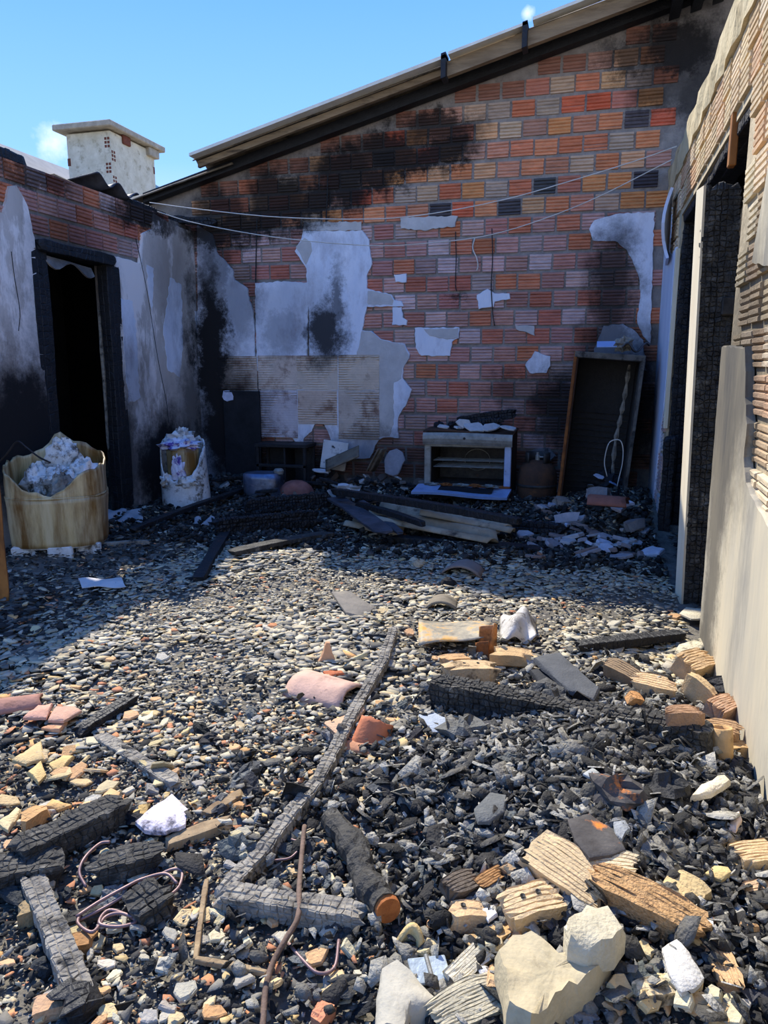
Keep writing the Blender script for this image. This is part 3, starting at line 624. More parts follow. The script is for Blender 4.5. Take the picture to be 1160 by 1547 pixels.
# ------------------------------------------------------------------ burnt roof remains on top of the left wall
def sheet_thing(name, label, cat, fn, nu, nv, th, mat, smooth=False, loc=None, col=None, group=None):
    V, F = sheet(fn, nu, nv, th); V = np.array(V); c = np.array([V[:, 0].mean(), V[:, 1].mean(), V[:, 2].min()]) if loc is None else np.array(loc)
    return tag(link(name, mesh(name, V-c, F, mat, smooth), None, c, col=col), label, cat, group)
def beam_thing(name, label, cat, p0, p1, w, h, mat, group=None, **kw):
    V, F = charbeam(p0, p1, w, h, **kw); V = np.array(V); c = np.array([V[:, 0].mean(), V[:, 1].mean(), V[:, 2].min()])
    return tag(link(name, mesh(name, V-c, F, mat), None, c), label, cat, group)
def L3(u, v, dx=-.05): return onp(u, v, 0, XL+dx)
a, b = L3(128, 285), L3(178, 300)
sheet_thing('roof_sheet_remnant', 'warped corrugated sheet remnant lying on top of the left wall', 'roof sheet', lambda s, t: (XL-.30+.36*t, a[1]+(b[1]-a[1])*1.35*s, 2.655+.05*(1-s)+.035*math.sin(14*s+.6)+.05*t), 24, 4, .01, mCharSheet, True)
beam_thing('charred_rafter', 'charred rafter end on the left wall at the picture edge', 'timber', (XL-.05, 3.6, 2.70), (XL-.05, 4.78, 2.69), .09, .07, mCharB, cell=.05, seed=41)
beam_thing('charred_rafter', 'short charred rafter lying along the left wall top below the chimney', 'timber', (XL-.05, 5.95, 2.68), (XL-.06, 6.75, 2.66), .08, .05, mCharB, cell=.04, seed=42)
beam_thing('charred_rafter', 'charred beam end crossing the corner where left and back walls meet', 'timber', (XL-.10, 6.8, 2.67), (XL+.30, 7.0, 2.66), .08, .06, mCharB, cell=.04, seed=43)
tag(link('roof_board', mesh('roof_board', *bbox(-.16, .16, -.05, .05, 0, .03, .006), mWood), None, (XL-.07, 5.25, 2.645), (0, .1, 1.5)), 'scrap of pale board lying on the left wall above the doorway', 'board')

# ------------------------------------------------------------------ cables
def wire_thing(name, label, cat, P, rad, mat, n=6, group=None, sm_=6):
    Q = np.array(catmull(P, sm_)); c = Q[0].copy(); V, F = tube(Q-c, rad, n); return tag(link(name, mesh(name, V, F, mat, True), None, c), label, cat, group)
w1 = [(226,306),(300,316),(420,328),(560,331),(650,323),(760,302),(860,274),(960,243),(1022,221)]
w2 = [(232,318),(300,338),(420,359),(560,371),(650,367),(730,357),(806,336),(900,299),(1015,241)]
yl = np.linspace(6.35, 6.75, 9)
wire_thing('cable', 'upper pale cable strung between the left and right walls', 'cable', [onp(u, v, 1, y) for (u, v), y in zip(w1, yl)], .0045, mWire)
wire_thing('cable', 'lower pale cable sagging across the brick wall', 'cable', [onp(u, v, 1, y) for (u, v), y in zip(w2, yl+.1)], .0045, mWire)
wire_thing('cable', 'thin dark cable hanging beside the flag-shaped plaster patch', 'cable', [back(u, v, YB-.035) for u, v in [(743,345),(744,390),(742,430),(744,470),(747,492)]], .005, mWireD)
wire_thing('cable', 'thin dark cable dangling straight down the middle of the brick wall', 'cable', [back(u, v, YB-.03) for u, v in [(688,350),(689,390),(688,430),(690,440)]], .005, mWireD)
wire_thing('cable', 'frayed cable stub with bright bare end on the brick wall', 'cable', [back(u, v, YB-.04) for u, v in [(717,360),(714,375),(720,390),(722,402),(720,409)]], .006, mWire)

# ------------------------------------------------------------------ washing tubs
def tub(root, rx, ry, rim, base_h, n=48, th=.012, mat=None, name='shell', z0=.0, ex=3.2, lip=.0, nv=10, flare=.04):
    def fn(s, t):
        a = 2*math.pi*s; c, sn = math.cos(a), math.sin(a); q = (abs(c)**ex+abs(sn)**ex)**(-1/ex); h = rim(a); zz = z0+(h-z0)*t; k2 = 1-flare*(1-t)+.012*math.sin(5*a+7*t)*t
        return (rx*q*c*k2, ry*q*sn*k2, zz)
    V, F = sheet(fn, n, nv, th, True); return link(name, mesh(name, V, F, mat, True), root)
p = gp(72, 838); wm = tag(empty('washing_machine', (p[0]-.09, p[1]+.26, G(p[0], p[1]+.3)-.01), (0, 0, math.radians(30))), 'half-melted cream plastic washing tub by the doorway', 'washing machine')
def rimA(a):      # a = -90deg faces the viewer
    d = math.degrees(a) % 360
    ks = [(0,.60),(40,.66),(75,.74),(95,.80),(115,.66),(160,.62),(190,.62),(220,.57),(245,.46),(265,.42),(285,.45),(300,.56),(330,.60),(360,.60)]
    for (x0, y0), (x1, y1) in zip(ks, ks[1:]):
        if x0 <= d <= x1: return y0+(y1-y0)*(d-x0)/(x1-x0)+.012*math.sin(13*a)
    return .6
tub(wm, .315, .30, lambda a: .40+.0*a, 0, mat=mTub, z0=.07, name='lower_body', flare=.05)
tub(wm, .31, .295, rimA, 0, mat=mTub, z0=.40, name='melted_upper_body', flare=0.0)
tub(wm, .316, .301, lambda a: .408, 0, mat=mTub, z0=.398, name='seam_band', nv=2, flare=0)
tub(wm, .295, .28, lambda a: .105, 0, mat=mTubW, z0=.06, name='base_rim', nv=2, flare=0)
for xx, yy in ((-.20, -.22), (.03, -.26), (.20, -.20), (-.2, .18), (.2, .18)): link('foot', mesh('foot', *bbox(xx-.08, xx+.08, yy-.035, yy+.035, -.03, .08, .01), mTubW), wm)
link('inner_floor', mesh('inner_floor', *prism([(.27*math.cos(a), .26*math.sin(a)) for a in np.linspace(0, 2*math.pi, 20, endpoint=False)], .30, .32), mDarkSteel), wm)
def blobby(seed, rx, ry, rz, n=16, m=9, amp=.3, fr=4):
    r = random.Random(seed); ph = [r.uniform(0, 6) for _ in range(6)]; V, F = [], []
    for i in range(m+1):
        th_ = math.pi*i/m
        for j in range(n):
            a = 2*math.pi*j/n; q = 1+amp*(.5*math.sin(fr*a+ph[0]+3*th_)+.4*math.sin(2*fr*th_+ph[1]+2*a)+.35*math.sin((fr+3)*a-5*th_+ph[2])+r.uniform(-.3, .3)*(16/n))
            V.append((rx*q*math.sin(th_)*math.cos(a), ry*q*math.sin(th_)*math.sin(a), rz*q*math.cos(th_)))
    for i in range(m):
        for j in range(n): F.append((i*n+j, (i+1)*n+j, (i+1)*n+(j+1) % n, i*n+(j+1) % n))
    return V, F
def addblob(parent, name, seed, loc, r3, mat, **kw):
    V, F = blobby(seed, *r3, n=26, m=14, **kw); return link(name, soft(mesh(name, V, F, mat), 60), parent, loc)
addblob(wm, 'melted_drum', 3, (.02, .02, .44), (.13, .12, .13), mTubW, amp=.22); addblob(wm, 'melted_folds', 4, (-.14, .1, .46), (.10, .12, .12), mTubW, amp=.25)
addblob(wm, 'melted_folds', 5, (.17, .08, .52), (.10, .10, .09), mTubW, amp=.3); addblob(wm, 'burnt_cloth', 6, (.04, -.10, .42), (.10, .09, .10), mAsh, amp=.35)
addblob(wm, 'melted_folds', 8, (.02, .20, .62), (.12, .05, .12), mTubW, amp=.28)
wire_thing('wire', 'black wire arching over the rim of the big melted tub', 'wire', [onp(u, v, 1, p[1]+.12) for u, v in [(-4,702),(12,683),(26,667),(40,676),(58,690),(76,699)]], .006, mWireD)

p = gp(268, 768); tb = tag(empty('spin_dryer', (p[0], p[1]+.17, G(p[0], p[1]+.17)-.02), (0, math.radians(-2), math.radians(24))), 'white plastic spin dryer melted open down its front, in the corner', 'spin dryer')
def rimB(a):
    d = math.degrees(a) % 360
    ks = [(0,.56),(45,.63),(90,.60),(135,.66),(180,.52),(215,.34),(245,.28),(280,.27),(305,.36),(330,.50),(360,.56)]
    for (x0, y0), (x1, y1) in zip(ks, ks[1:]):
        if x0 <= d <= x1: return y0+(y1-y0)*(d-x0)/(x1-x0)+.01*math.sin(17*a)
tub(tb, .19, .185, rimB, 0, mat=mTubW, z0=.0, name='outer_shell', ex=2.4, flare=-.10)
tub(tb, .135, .132, lambda a: .545+.01*math.sin(3*a), 0, mat=mTub, z0=.05, name='inner_drum', ex=2, flare=.0)
addblob(tb, 'melted_lid', 11, (-.02, -.02, .57), (.15, .13, .055), mPurple, amp=.35); addblob(tb, 'melted_lid', 12, (.0, .05, .63), (.09, .07, .07), mTubW, amp=.5)
addblob(tb, 'melted_drip', 13, (-.03, -.165, .37), (.05, .02, .10), mPurple, amp=.5); addblob(tb, 'melted_drip', 14, (.03, -.19, .26), (.08, .025, .045), mTubW, amp=.4); addblob(tb, 'melted_drip', 15, (-.14, -.13, .27), (.05, .04, .05), mTubW, amp=.5)
# rusty post at the left edge
p = gp(6, 903); t2 = onp(-14, 690, 1, p[1]+.05); V, F = charbeam(p-np.array([0, 0, .03]), t2, .055, .05, .10, 51, amp=.001, ragged=.002)
tag(link('steel_post', mesh('steel_post', np.array(V)-p, F, mRustPost), None, p), 'rusty orange-brown steel post at the left picture edge', 'post')

# ------------------------------------------------------------------ stove
FY = 6.50; A = onp(641, 700, 1, FY); B = onp(772, 700, 1, FY); X0, X1 = A[0], B[0]; zof = lambda v: onp(705, v, 1, FY)[2]
zt, zp, zo, zd = zof(655), zof(672), zof(733), zof(780)
gz = G((X0+X1)/2, FY)-.03; zb = min(zd, gz+.02)
st = tag(empty('stove', ((X0+X1)/2, FY+.25, zb)), 'burnt steel stove with its oven door dropped open', 'stove')
D = .50
world_child('side_panel', bbox(X0, X0+.012, FY, FY+D, zb, zt, .003), mDarkSteel, st); world_child('side_panel', bbox(X1-.012, X1, FY, FY+D, zb, zt, .003), mRustD, st)
world_child('back_panel', bbox(X0, X1, FY+D-.01, FY+D, zb, zt, .003), mDarkSteel, st)
V, F = sheet(lambda s, t: (X0-.01+(X1-X0+.02)*s, FY-.02+(D+.02)*t, zt+.012+.012*math.sin(5*s+3*t)-.01*s), 14, 8, .012); world_child('cooktop', (V, F), mRustD, st)
V, F = sheet(lambda s, t: (X0-.008+(X1-X0+.016)*s, FY-.03-.014*math.sin(math.pi*t)+.006*math.sin(8*s), zp+(zt-zp)*t+.006*math.sin(4*s)), 14, 4, .02); cp = world_child('control_panel', (V, F), mSteel, st)
V, F = tube([((X0+X1)/2-.02, FY-.06, (zt+zp)/2+.01), ((X0+X1)/2-.02, FY-.03, (zt+zp)/2+.01)], .012, 10); world_child('knob_hole', (V, F), mCharB, st)
for s in (0, 1):
    xx = X0+.03 if s == 0 else X1-.03; world_child('oven_frame', bbox(xx-.03, xx+.03, FY-.012, FY+.02, zo, zp, .006), mEnamel if s else mSteel, st)
world_child('oven_frame', bbox(X0, X1, FY-.010, FY+.02, zp-.022, zp+.004, .005), mSteel, st); world_child('oven_frame', bbox(X0, X1, FY-.010, FY+.02, zo-.02, zo+.006, .005), mRust, st)
ox0, ox1 = X0+.06, X1-.06
for nm, q in (('oven_wall', (ox0-.008, ox0, FY+.02, FY+.44, zo, zp-.02)), ('oven_wall', (ox1, ox1+.008, FY+.02, FY+.44, zo, zp-.02)), ('oven_floor', (ox0, ox1, FY+.02, FY+.44, zo-.006, zo+.004)), ('oven_roof', (ox0, ox1, FY+.02, FY+.44, zp-.03, zp-.02)), ('oven_back', (ox0, ox1, FY+.43, FY+.44, zo, zp-.02))): world_child(nm, bbox(*q, .002), mDarkSteel, st)
ring = [((ox0+ox1)/2+.03+.12*math.cos(a), FY+.42, (zo+zp)/2+.0+.10*math.sin(a)) for a in np.linspace(0, 2*math.pi, 22)]; world_child('fan_ring', tube(ring, .004, 5), mSteel, st)
for zz, nb_ in ((zo+(zp-zo)*.42, 7), (zo+(zp-zo)*.58, 5)):
    parts = [tube([(ox0+.01, FY+.06+.05*i, zz), (ox1-.01, FY+.06+.05*i, zz+.003)], .004, 5) for i in range(nb_)]+[tube([(x, FY+.05, zz), (x, FY+.06+.05*nb_, zz)], .004, 5) for x in (ox0+.03, ox1-.03)]
    world_child('oven_rack', join(*parts), mSteel, st)
dz = zof(741)
V, F = sheet(lambda s, t: (X0-.06+(X1-X0+.06)*s+.012*t, FY-.26+.25*t, dz+.035*t+.008*math.sin(6*s)-.012*s), 10, 5, .022); dr = world_child('oven_door', (V, F), mEnamel, st)
V, F = sheet(lambda s, t: (X0+.10+(X1-X0-.24)*s, FY-.19+.13*t, dz+.020+.018*t+.006*math.sin(6*s)), 6, 3, .004); o = link('door_window', mesh('door_window', np.array(V)-np.array(st.location), F, mBlack), dr)
for i in range(5):
    V, F = blobby(60+i, .05+.03*random.random(), .03, .012, amp=.5); o = link('door_debris', mesh('door_debris', np.array(V)+np.array([X0+.08+.13*i, FY-.05, dz+.055])-np.array(st.location), F, mRust if i % 2 else mSteel), dr)
world_child('bottom_drawer', bbox(X0+.01, X1-.01, FY-.01, FY+.02, zb, zo-.03, .006), mDarkSteel, st)
# things fallen onto the stove
TOPZ = zt+.03
def frag_poly(n, r, seed, asp=1.0):
    q = random.Random(seed); a0 = sorted(q.uniform(0, 2*math.pi) if False else (i+q.uniform(-.35, .35))*2*math.pi/n for i in range(n)); return [(r*q.uniform(.7, 1.15)*math.cos(a), r*asp*q.uniform(.7, 1.15)*math.sin(a)) for a in a0]
def flat_frag(name, label, cat, loc, r, th, seed, mat, col=W1, asp=1.0, rot=(0, 0, 0), group=None, n=8):
    V, F = prism(rough(frag_poly(n, r, seed, asp), r*.35, r*.06, seed), 0, th, inset=th*.4, zj=th*.08, seed=seed)
    return tag(link(name, mesh(name, V, F, mat), None, loc, rot, col), label, cat, group)
lab = ['pale plaster shard lying on the stove top near its left end', 'large white plaster shard in the middle of the stove top', 'second white shard beside the largest one on the stove', 'thin pale shard overhanging the right end of the stove top', 'grey crumb of plaster at the front of the stove top', 'small bone-white shard standing upright on the stove']
for i, (fx, fy, r_, rt_) in enumerate([(.18, .12, .06, (.35, .1, .4)), (.56, .12, .12, (.45, .05, .2)), (.74, .16, .10, (.4, -.2, .9)), (.95, .12, .08, (.2, .15, .1)), (.36, .06, .045, (.3, .1, 1)), (.42, .14, .07, (1.2, .2, .3))]):
    flat_frag('plaster_shard', lab[i], 'shard', (X0+(X1-X0)*fx, FY+fy, TOPZ+(.012 if i < 5 else .05)), r_, .014, 70+i, mRub, lin(200, 196, 190), .7, rt_, 'shards on the stove')
beam_thing('charred_log', 'black charred log lying across the back of the stove top', 'timber', (X0+.24, FY+.34, TOPZ+.05), (X1-.02, FY+.40, TOPZ+.13), .08, .08, mCharB, cell=.03, seed=61)
beam_thing('charred_stick', 'thin charred stick in front of the log on the stove', 'timber', (X0+.22, FY+.24, TOPZ+.04), (X1-.12, FY+.28, TOPZ+.075), .035, .03, mCharB, cell=.025, seed=62)
for i in range(5):
    V, F = blobby(80+i, .05, .04, .03, n=10, m=6, amp=.5); tag(link('charcoal_heap', mesh('charcoal_heap', V, F, mCoalO), None, (X0+.08+.13*i, FY+.27-.02*(i % 2), TOPZ+.02), None, lin(46, 48, 54)), ['first', 'second', 'third', 'fourth', 'fifth'][i]+' charcoal clump from the left on the stove top', 'charcoal', 'charcoal clumps on the stove')

# ------------------------------------------------------------------ gas cylinder
p = onp(809, 760, 1, 6.62); gx0 = p[0]; gz0 = min(p[2], float(G(gx0, 6.62)))-.02
gc = tag(empty('gas_cylinder', (gx0, 6.66, gz0)), 'blackened squat gas cylinder between stove and fridge', 'gas cylinder')
prf = [(.0, .0), (.12, .0), (.155, .03), (.172, .08), (.175, .18), (.172, .28), (.150, .345), (.10, .385), (.05, .40), (0, .402)]
def lathe(prf, n=24):
    V = [(r_*math.cos(2*math.pi*j/n), r_*math.sin(2*math.pi*j/n), z_) for r_, z_ in prf for j in range(n)]
    return V, [(i*n+j, i*n+(j+1) % n, (i+1)*n+(j+1) % n, (i+1)*n+j) for i in range(len(prf)-1) for j in range(n)]
link('body', mesh('body', *lathe(prf), mRustD, True), gc)
link('weld_band', mesh('weld_band', *lathe([(.176, .17), (.181, .175), (.181, .19), (.176, .195)]), mDarkSteel, True), gc)
V, F = sheet(lambda s, t: (.105*math.cos(5*s-1), .105*math.sin(5*s-1), .37+.10*t), 20, 2, .006); link('collar', mesh('collar', V, F, mDarkSteel, True), gc)
link('valve', mesh('valve', *join(lathe([(0, .39), (.02, .39), (.02, .44), (.012, .45), (.012, .47), (0, .47)], 10), tube([(0, 0, .43), (.05, -.02, .43)], .008, 6)), mSteel), gc)
link('foot_ring', mesh('foot_ring', *lathe([(.13, -.02), (.14, -.02), (.14, .03), (.13, .03)]), mDarkSteel, True), gc)
V, F = prism(frag_poly(7, .16, 5, .5), 0, .03, inset=.01); tag(link('plaster_piece', mesh('plaster_piece', V, F, mRubS), None, (gx0+.0, 6.98, gz0+.40), (1.45, 0, .05), lin(110, 106, 104)), 'sooty plaster slab propped behind the gas cylinder', 'slab')

# ------------------------------------------------------------------ fridge
FR = 6.42; TL = onp(868, 530, 1, FR); TR = onp(975, 531, 1, FR); BLp = onp(840, 762, 1, FR); BRp = onp(945, 760, 1, FR)
hgt = math.hypot(TL[0]-BLp[0], TL[2]-BLp[2]); wid = TR[0]-TL[0]; tilt = math.atan2(TL[0]-BLp[0], TL[2]-BLp[2])
fr = tag(empty('refrigerator', (BLp[0], FR, BLp[2]-.05), (0, tilt, 0)), 'burnt-out doorless refrigerator shell leaning in the right corner', 'refrigerator'); hgt += .05
dF = .50; tk = .035; mEdge = M('scorched_edge', lin(70, 66, 60), lin(112, 106, 96), 12, rough=.6, bump=.3, c=lin(40, 38, 36), cthr=(.5, .62), cscale=10)
link('side_wall', mesh('side_wall', *bbox(0, tk, 0, dF, 0, hgt, .006), mRustD), fr); link('side_wall', mesh('side_wall', *bbox(wid-tk, wid, 0, dF, 0, hgt, .006), mDarkSteel), fr)
link('top_wall', mesh('top_wall', *bbox(0, wid, -.004, dF, hgt-.055, hgt, .006), mDarkSteel), fr); link('bottom_wall', mesh('bottom_wall', *bbox(0, wid, 0, dF, 0, .05, .006), mRustD), fr)
link('back_wall', mesh('back_wall', *bbox(tk, wid-tk, dF-.015, dF-.005, 0, hgt, .002), mCharB), fr)
link('front_edge', mesh('front_edge', *bbox(-.004, .022, -.012, .012, 0, hgt, .004), mRust), fr); link('front_edge', mesh('front_edge', *bbox(wid-.022, wid+.004, -.012, .012, 0, hgt, .004), mEdge), fr); link('front_edge', mesh('front_edge', *bbox(0, wid, -.014, .010, hgt-.05, hgt, .004), mEdge), fr)
for i in range(14): link('coil_rod', mesh('coil_rod', *tube([(tk+.01, dF-.03, .15+.052*i), (wid-tk-.01, dF-.03, .15+.052*i)], .004, 5), mDarkSteel), fr)
link('liner_strip', mesh('liner_strip', *tube(catmull([(wid-.10, .30, hgt-.08), (wid-.105, .28, hgt*.75), (wid-.115, .29, hgt*.6), (wid-.13, .28, hgt*.45), (wid-.12, .28, .3)], 5), [.010+.007*(i % 3) for i in range(21)], 6), mAsh), fr)
wire_thing('wire_rod', 'bent pale wire frame leaning inside the refrigerator', 'wire', [onp(u, v, 1, FR+.10) for u, v in [(917,720),(913,700),(916,680),(922,667),(936,665),(941,678),(940,700),(935,722),(932,735)]], .005, mWire)
ft = onp(920, 528, 1, FR+.2)
sheet_thing('sheet_scrap', 'small pale blue sheet scrap on top of the refrigerator', 'scrap', lambda s, t: (ft[0]-.10+.16*s, FR+.15+.2*t, ft[2]+.02+.05*t), 3, 3, .006, M('pale_blue_sheet', lin(160, 184, 226), lin(184, 202, 236), 6))
V, F = blobby(91, .07, .06, .05, amp=.5); tag(link('burnt_lump', mesh('burnt_lump', V, F, mAsh), None, (ft[0]+.11, FR+.2, ft[2]+.04)), 'grey burnt lump on top of the refrigerator', 'lump')
sheet_thing('tile_scrap', 'blackened wavy tile scrap at the right end of the refrigerator top', 'tile', lambda s, t: (ft[0]+.10+.22*s, FR+.08+.2*t, ft[2]+.015+.035*math.sin(9*s)), 16, 3, .012, mCharSheet, True)
V, F = blobby(92, .10, .10, .08, amp=.5); tag(link('burnt_lump', mesh('burnt_lump', V, F, mCoalO), None, tuple(onp(915, 728, 1, FR+.2)), None, lin(52, 54, 58)), 'heap of charred remains inside the refrigerator bottom', 'lump')
for i, (u, v) in enumerate([(905,720),(925,730),(892,735)]):
    q = onp(u, v, 1, FR+.1); flat_frag('plastic_scrap', ['pale crumpled scrap at the upper left of the fridge remains', 'light blue plastic scrap in the refrigerator bottom', 'small grey scrap low inside the refrigerator'][i], 'scrap', q, .06, .008, 95+i, mRub, [lin(180, 186, 200), lin(150, 180, 225), lin(120, 118, 116)][i], .5, (.5, .3, i))

# ------------------------------------------------------------------ along the back wall, left part
q0, q1 = onp(341, 680, 1, 6.98), onp(392, 591, 1, 6.98)
tag(link('black_board', mesh('black_board', *bbox(0, q1[0]-q0[0], -.015, .015, -.35, q1[2]-q0[2], .004), mBlack), None, q0), 'black charred board standing against the wall below the tile bed', 'board')
flat_frag('tile_shard', 'white rounded tile shard wedged above the black board', 'tile', onp(344, 598, 1, 6.97), .07, .008, 99, mRub, lin(206, 204, 218), 1.0, (1.5, 0, 0))
q0, q1 = onp(388, 730, 1, 6.72), onp(461, 672, 1, 6.72); cw_, ch_ = q1[0]-q0[0], q1[2]-q0[2]
cb = tag(empty('burnt_cabinet', (q0[0], 6.72, q0[2])), 'blackened skeleton of a small cabinet against the wall', 'cabinet')
for nm, b_ in (('post', (0, .03, 0, .03, -.06, ch_)), ('post', (cw_-.03, cw_, 0, .03, -.06, ch_)), ('post', (0, .03, .24, .27, -.06, ch_)), ('post', (cw_-.03, cw_, .24, .27, -.06, ch_)), ('top_panel', (-.01, cw_+.01, -.01, .28, ch_-.035, ch_)), ('back_panel', (0, cw_, .26, .27, 0, ch_)), ('rail', (0, cw_, 0, .03, ch_*.42, ch_*.42+.03)), ('divider', (cw_*.55, cw_*.55+.02, .01, .26, 0, ch_))): link(nm, mesh(nm, *bbox(*b_, .004), mCharB), cb)
p = gp(410, 752); ms = tag(empty('metal_tank', (p[0], p[1]+.12, p[2]-.01), (0, 0, math.radians(12))), 'dented steel-blue tank with a rust-red drum beside it, behind charred logs', 'tank')
V, F = blobby(101, .24, .18, .20, n=20, m=10, amp=.08, fr=2); link('tank_body', mesh('tank_body', [(max(-.17, min(.17, v[0])), max(-.13, min(.13, v[1])), .12+max(-.11, min(.11, v[2]))) for v in V], F, M('blued_steel', lin(84, 98, 124), lin(132, 142, 160), 6, rough=.35, metal=.6, bump=.15, c=lin(60, 56, 58), cthr=(.55, .7)), True), ms, (-.12, 0, 0))
V, F = blobby(102, .17, .14, .13, n=20, m=10, amp=.06, fr=2); link('drum', mesh('drum', [(v[0], max(-.10, v[1]), max(.0, .05+v[2])) for v in V], F, M('red_rust', lin(120, 74, 66), lin(158, 104, 90), 8, bump=.3), True), ms, (.19, .0, -.02))
link('cap', mesh('cap', *lathe([(0, 0), (.045, 0), (.05, .03), (.035, .05), (0, .055)], 14), mSteel), ms, (.03, -.02, .22))
q0 = onp(505, 685, 1, 6.9)
tag(link('wall_tile', mesh('wall_tile', *bbox(-.13, .13, -.01, .01, -.14, .14, .003), M('dirty_tile', lin(196, 192, 184), lin(216, 212, 206), 6, c=lin(50, 48, 48), cthr=(.56, .62), cscale=5)), None, q0+np.array([0, 0, -.02]), (-.12, .12, 0)), 'dirty cream tile leaning upright on the wall in the debris', 'tile')
sheet_thing('corrugated_scrap', 'short soot-stained corrugated scrap leaning beside the cream tile', 'roof sheet', lambda s, t: tuple(onp(492+50*s, 712-22*s-14*t, 1, 6.6+.25*t)+np.array([0, 0, .02*math.sin(2*math.pi*t*2.2)])), 8, 16, .01, mCorr, True)
sheet_thing('corrugated_scrap', 'tan corrugated scrap standing on edge against the bared bricks', 'roof sheet', lambda s, t: tuple(onp(553+18*t+14*s, 712-34*t, 1, 6.75+.12*s)+np.array([0, .02*math.sin(9*s), 0])), 12, 6, .01, mCorr, True)
flat_frag('plaster_piece', 'grey plaster slab leaning on the wall left of the stove', 'slab', onp(597, 700, 1, 6.85), .13, .02, 104, mRub, lin(150, 146, 148), 1.1, (1.25, .1, -.2))
flat_frag('plaster_piece', 'small grey plaster slab left of the larger leaning one', 'slab', onp(486, 712, 1, 6.65), .10, .015, 105, mRub, lin(186, 188, 190), .5, (.2, .1, .3))

# ------------------------------------------------------------------ charred timbers and sheets lying in front of the wall
def gb(u, v, lift): return gp(u, v, lift)
TIM = [
 ('charred_log', 'upper of two thick scaly charred logs below the steel tank', (372,766),(497,755), .095,.10,.024,.11, mCharB),
 ('charred_log', 'lower thick scaly charred log in front of the upper one', (325,798),(478,782), .10,.10,.024,.08, mCharB),
 ('charred_plank', 'long thin charred plank running to the spin dryer', (200,800),(365,740), .06,.03,.05,.05, mCharB),
 ('charred_plank', 'flat charred plank in the shadow in front of the logs', (350,835),(500,806), .10,.03,.05,.04, mChar),
 ('charred_stick', 'dark stick pointing at the viewer at the edge of shadow', (300,875),(345,800), .07,.04,.05,.03, mCharB),
 ('charred_timber', 'long black beam lying over the corrugated sheets below the stove', (505,742),(785,788), .06,.05,.04,.24, mCharB),
 ('charred_timber', 'black beam lying along the front edge of the corrugated sheets', (590,815),(815,832), .09,.05,.04,.03, mCharB),
 ('charred_timber', 'black beam slanting under the dark board', (540,762),(640,792), .05,.04,.04,.17, mCharB),
 ('charred_board', 'wide dark board sloping down from the tile pile', (505,752),(582,804), .15,.02,.08,.14, mCharSheet),
 ('charred_board', 'narrow dark board beside the wide sloping board', (545,757),(605,806), .06,.02,.08,.12, mCharSheet),
 ('charred_stub', 'charred stub at the right end of the corrugated sheets', (760,795),(850,800), .07,.06,.03,.06, mCharB),
]
for i, (nm, lab, a, b, w, h, cell, lift, mat) in enumerate(TIM):
    pa, pb_ = gb(*a, lift), gb(*b, lift)
    beam_thing(nm, lab, 'timber', pa, pb_, w, h, mat, cell=cell, seed=200+i, amp=.009 if cell < .04 else .002, bend=.01)
mCorrL = M('fallen_sheet', lin(140, 126, 104), lin(178, 162, 136), 6, bump=.4, c=lin(58, 52, 46), cthr=(.54, .68), cscale=4)
def corr(label, a, b, wpx, lift, mat, seed, waves=2.5, droop=.0):
    pa, pb_ = gp(*a, lift), gp(*b, lift*.6); d = pb_-pa; d3 = d/np.linalg.norm(d); n = np.array([-d3[1], d3[0], 0]); n /= np.linalg.norm(n); r = random.Random(seed)
    return sheet_thing('corrugated_sheet', label, 'roof sheet', lambda s, t: tuple(pa+d*(s*(1+.04*math.sin(7*t)))+n*(wpx*(t-.5))+np.array([0, 0, .024*math.sin(2*math.pi*waves*t)-droop*(s-.5)**2+.05*(t-.5)])), 16, 30, .009, mat, True)
corr('long soot-streaked corrugated sheet lying below the stove', (560,772), (752,808), .36, .15, mCorrL, 1, 2.4)
corr('second corrugated sheet tucked under the long one', (640,768), (775,795), .26, .20, mCorrL, 2, 2)
corr('short tan corrugated sheet at the left of the pile', (530,786), (610,802), .20, .08, mCorrL, 3, 1.5)
# the beams lie on the sheets
sheet_thing('paper_sheet', 'pale sheet lying on the beams left of the stove', 'sheet', lambda s, t: tuple(gp(505+35*s+6*t, 745-14*t+3*s, .20)+np.array([0, 0, .01*math.sin(6*s)])), 6, 4, .004, M('pale_sheet', lin(190, 186, 180), lin(212, 208, 202), 8))

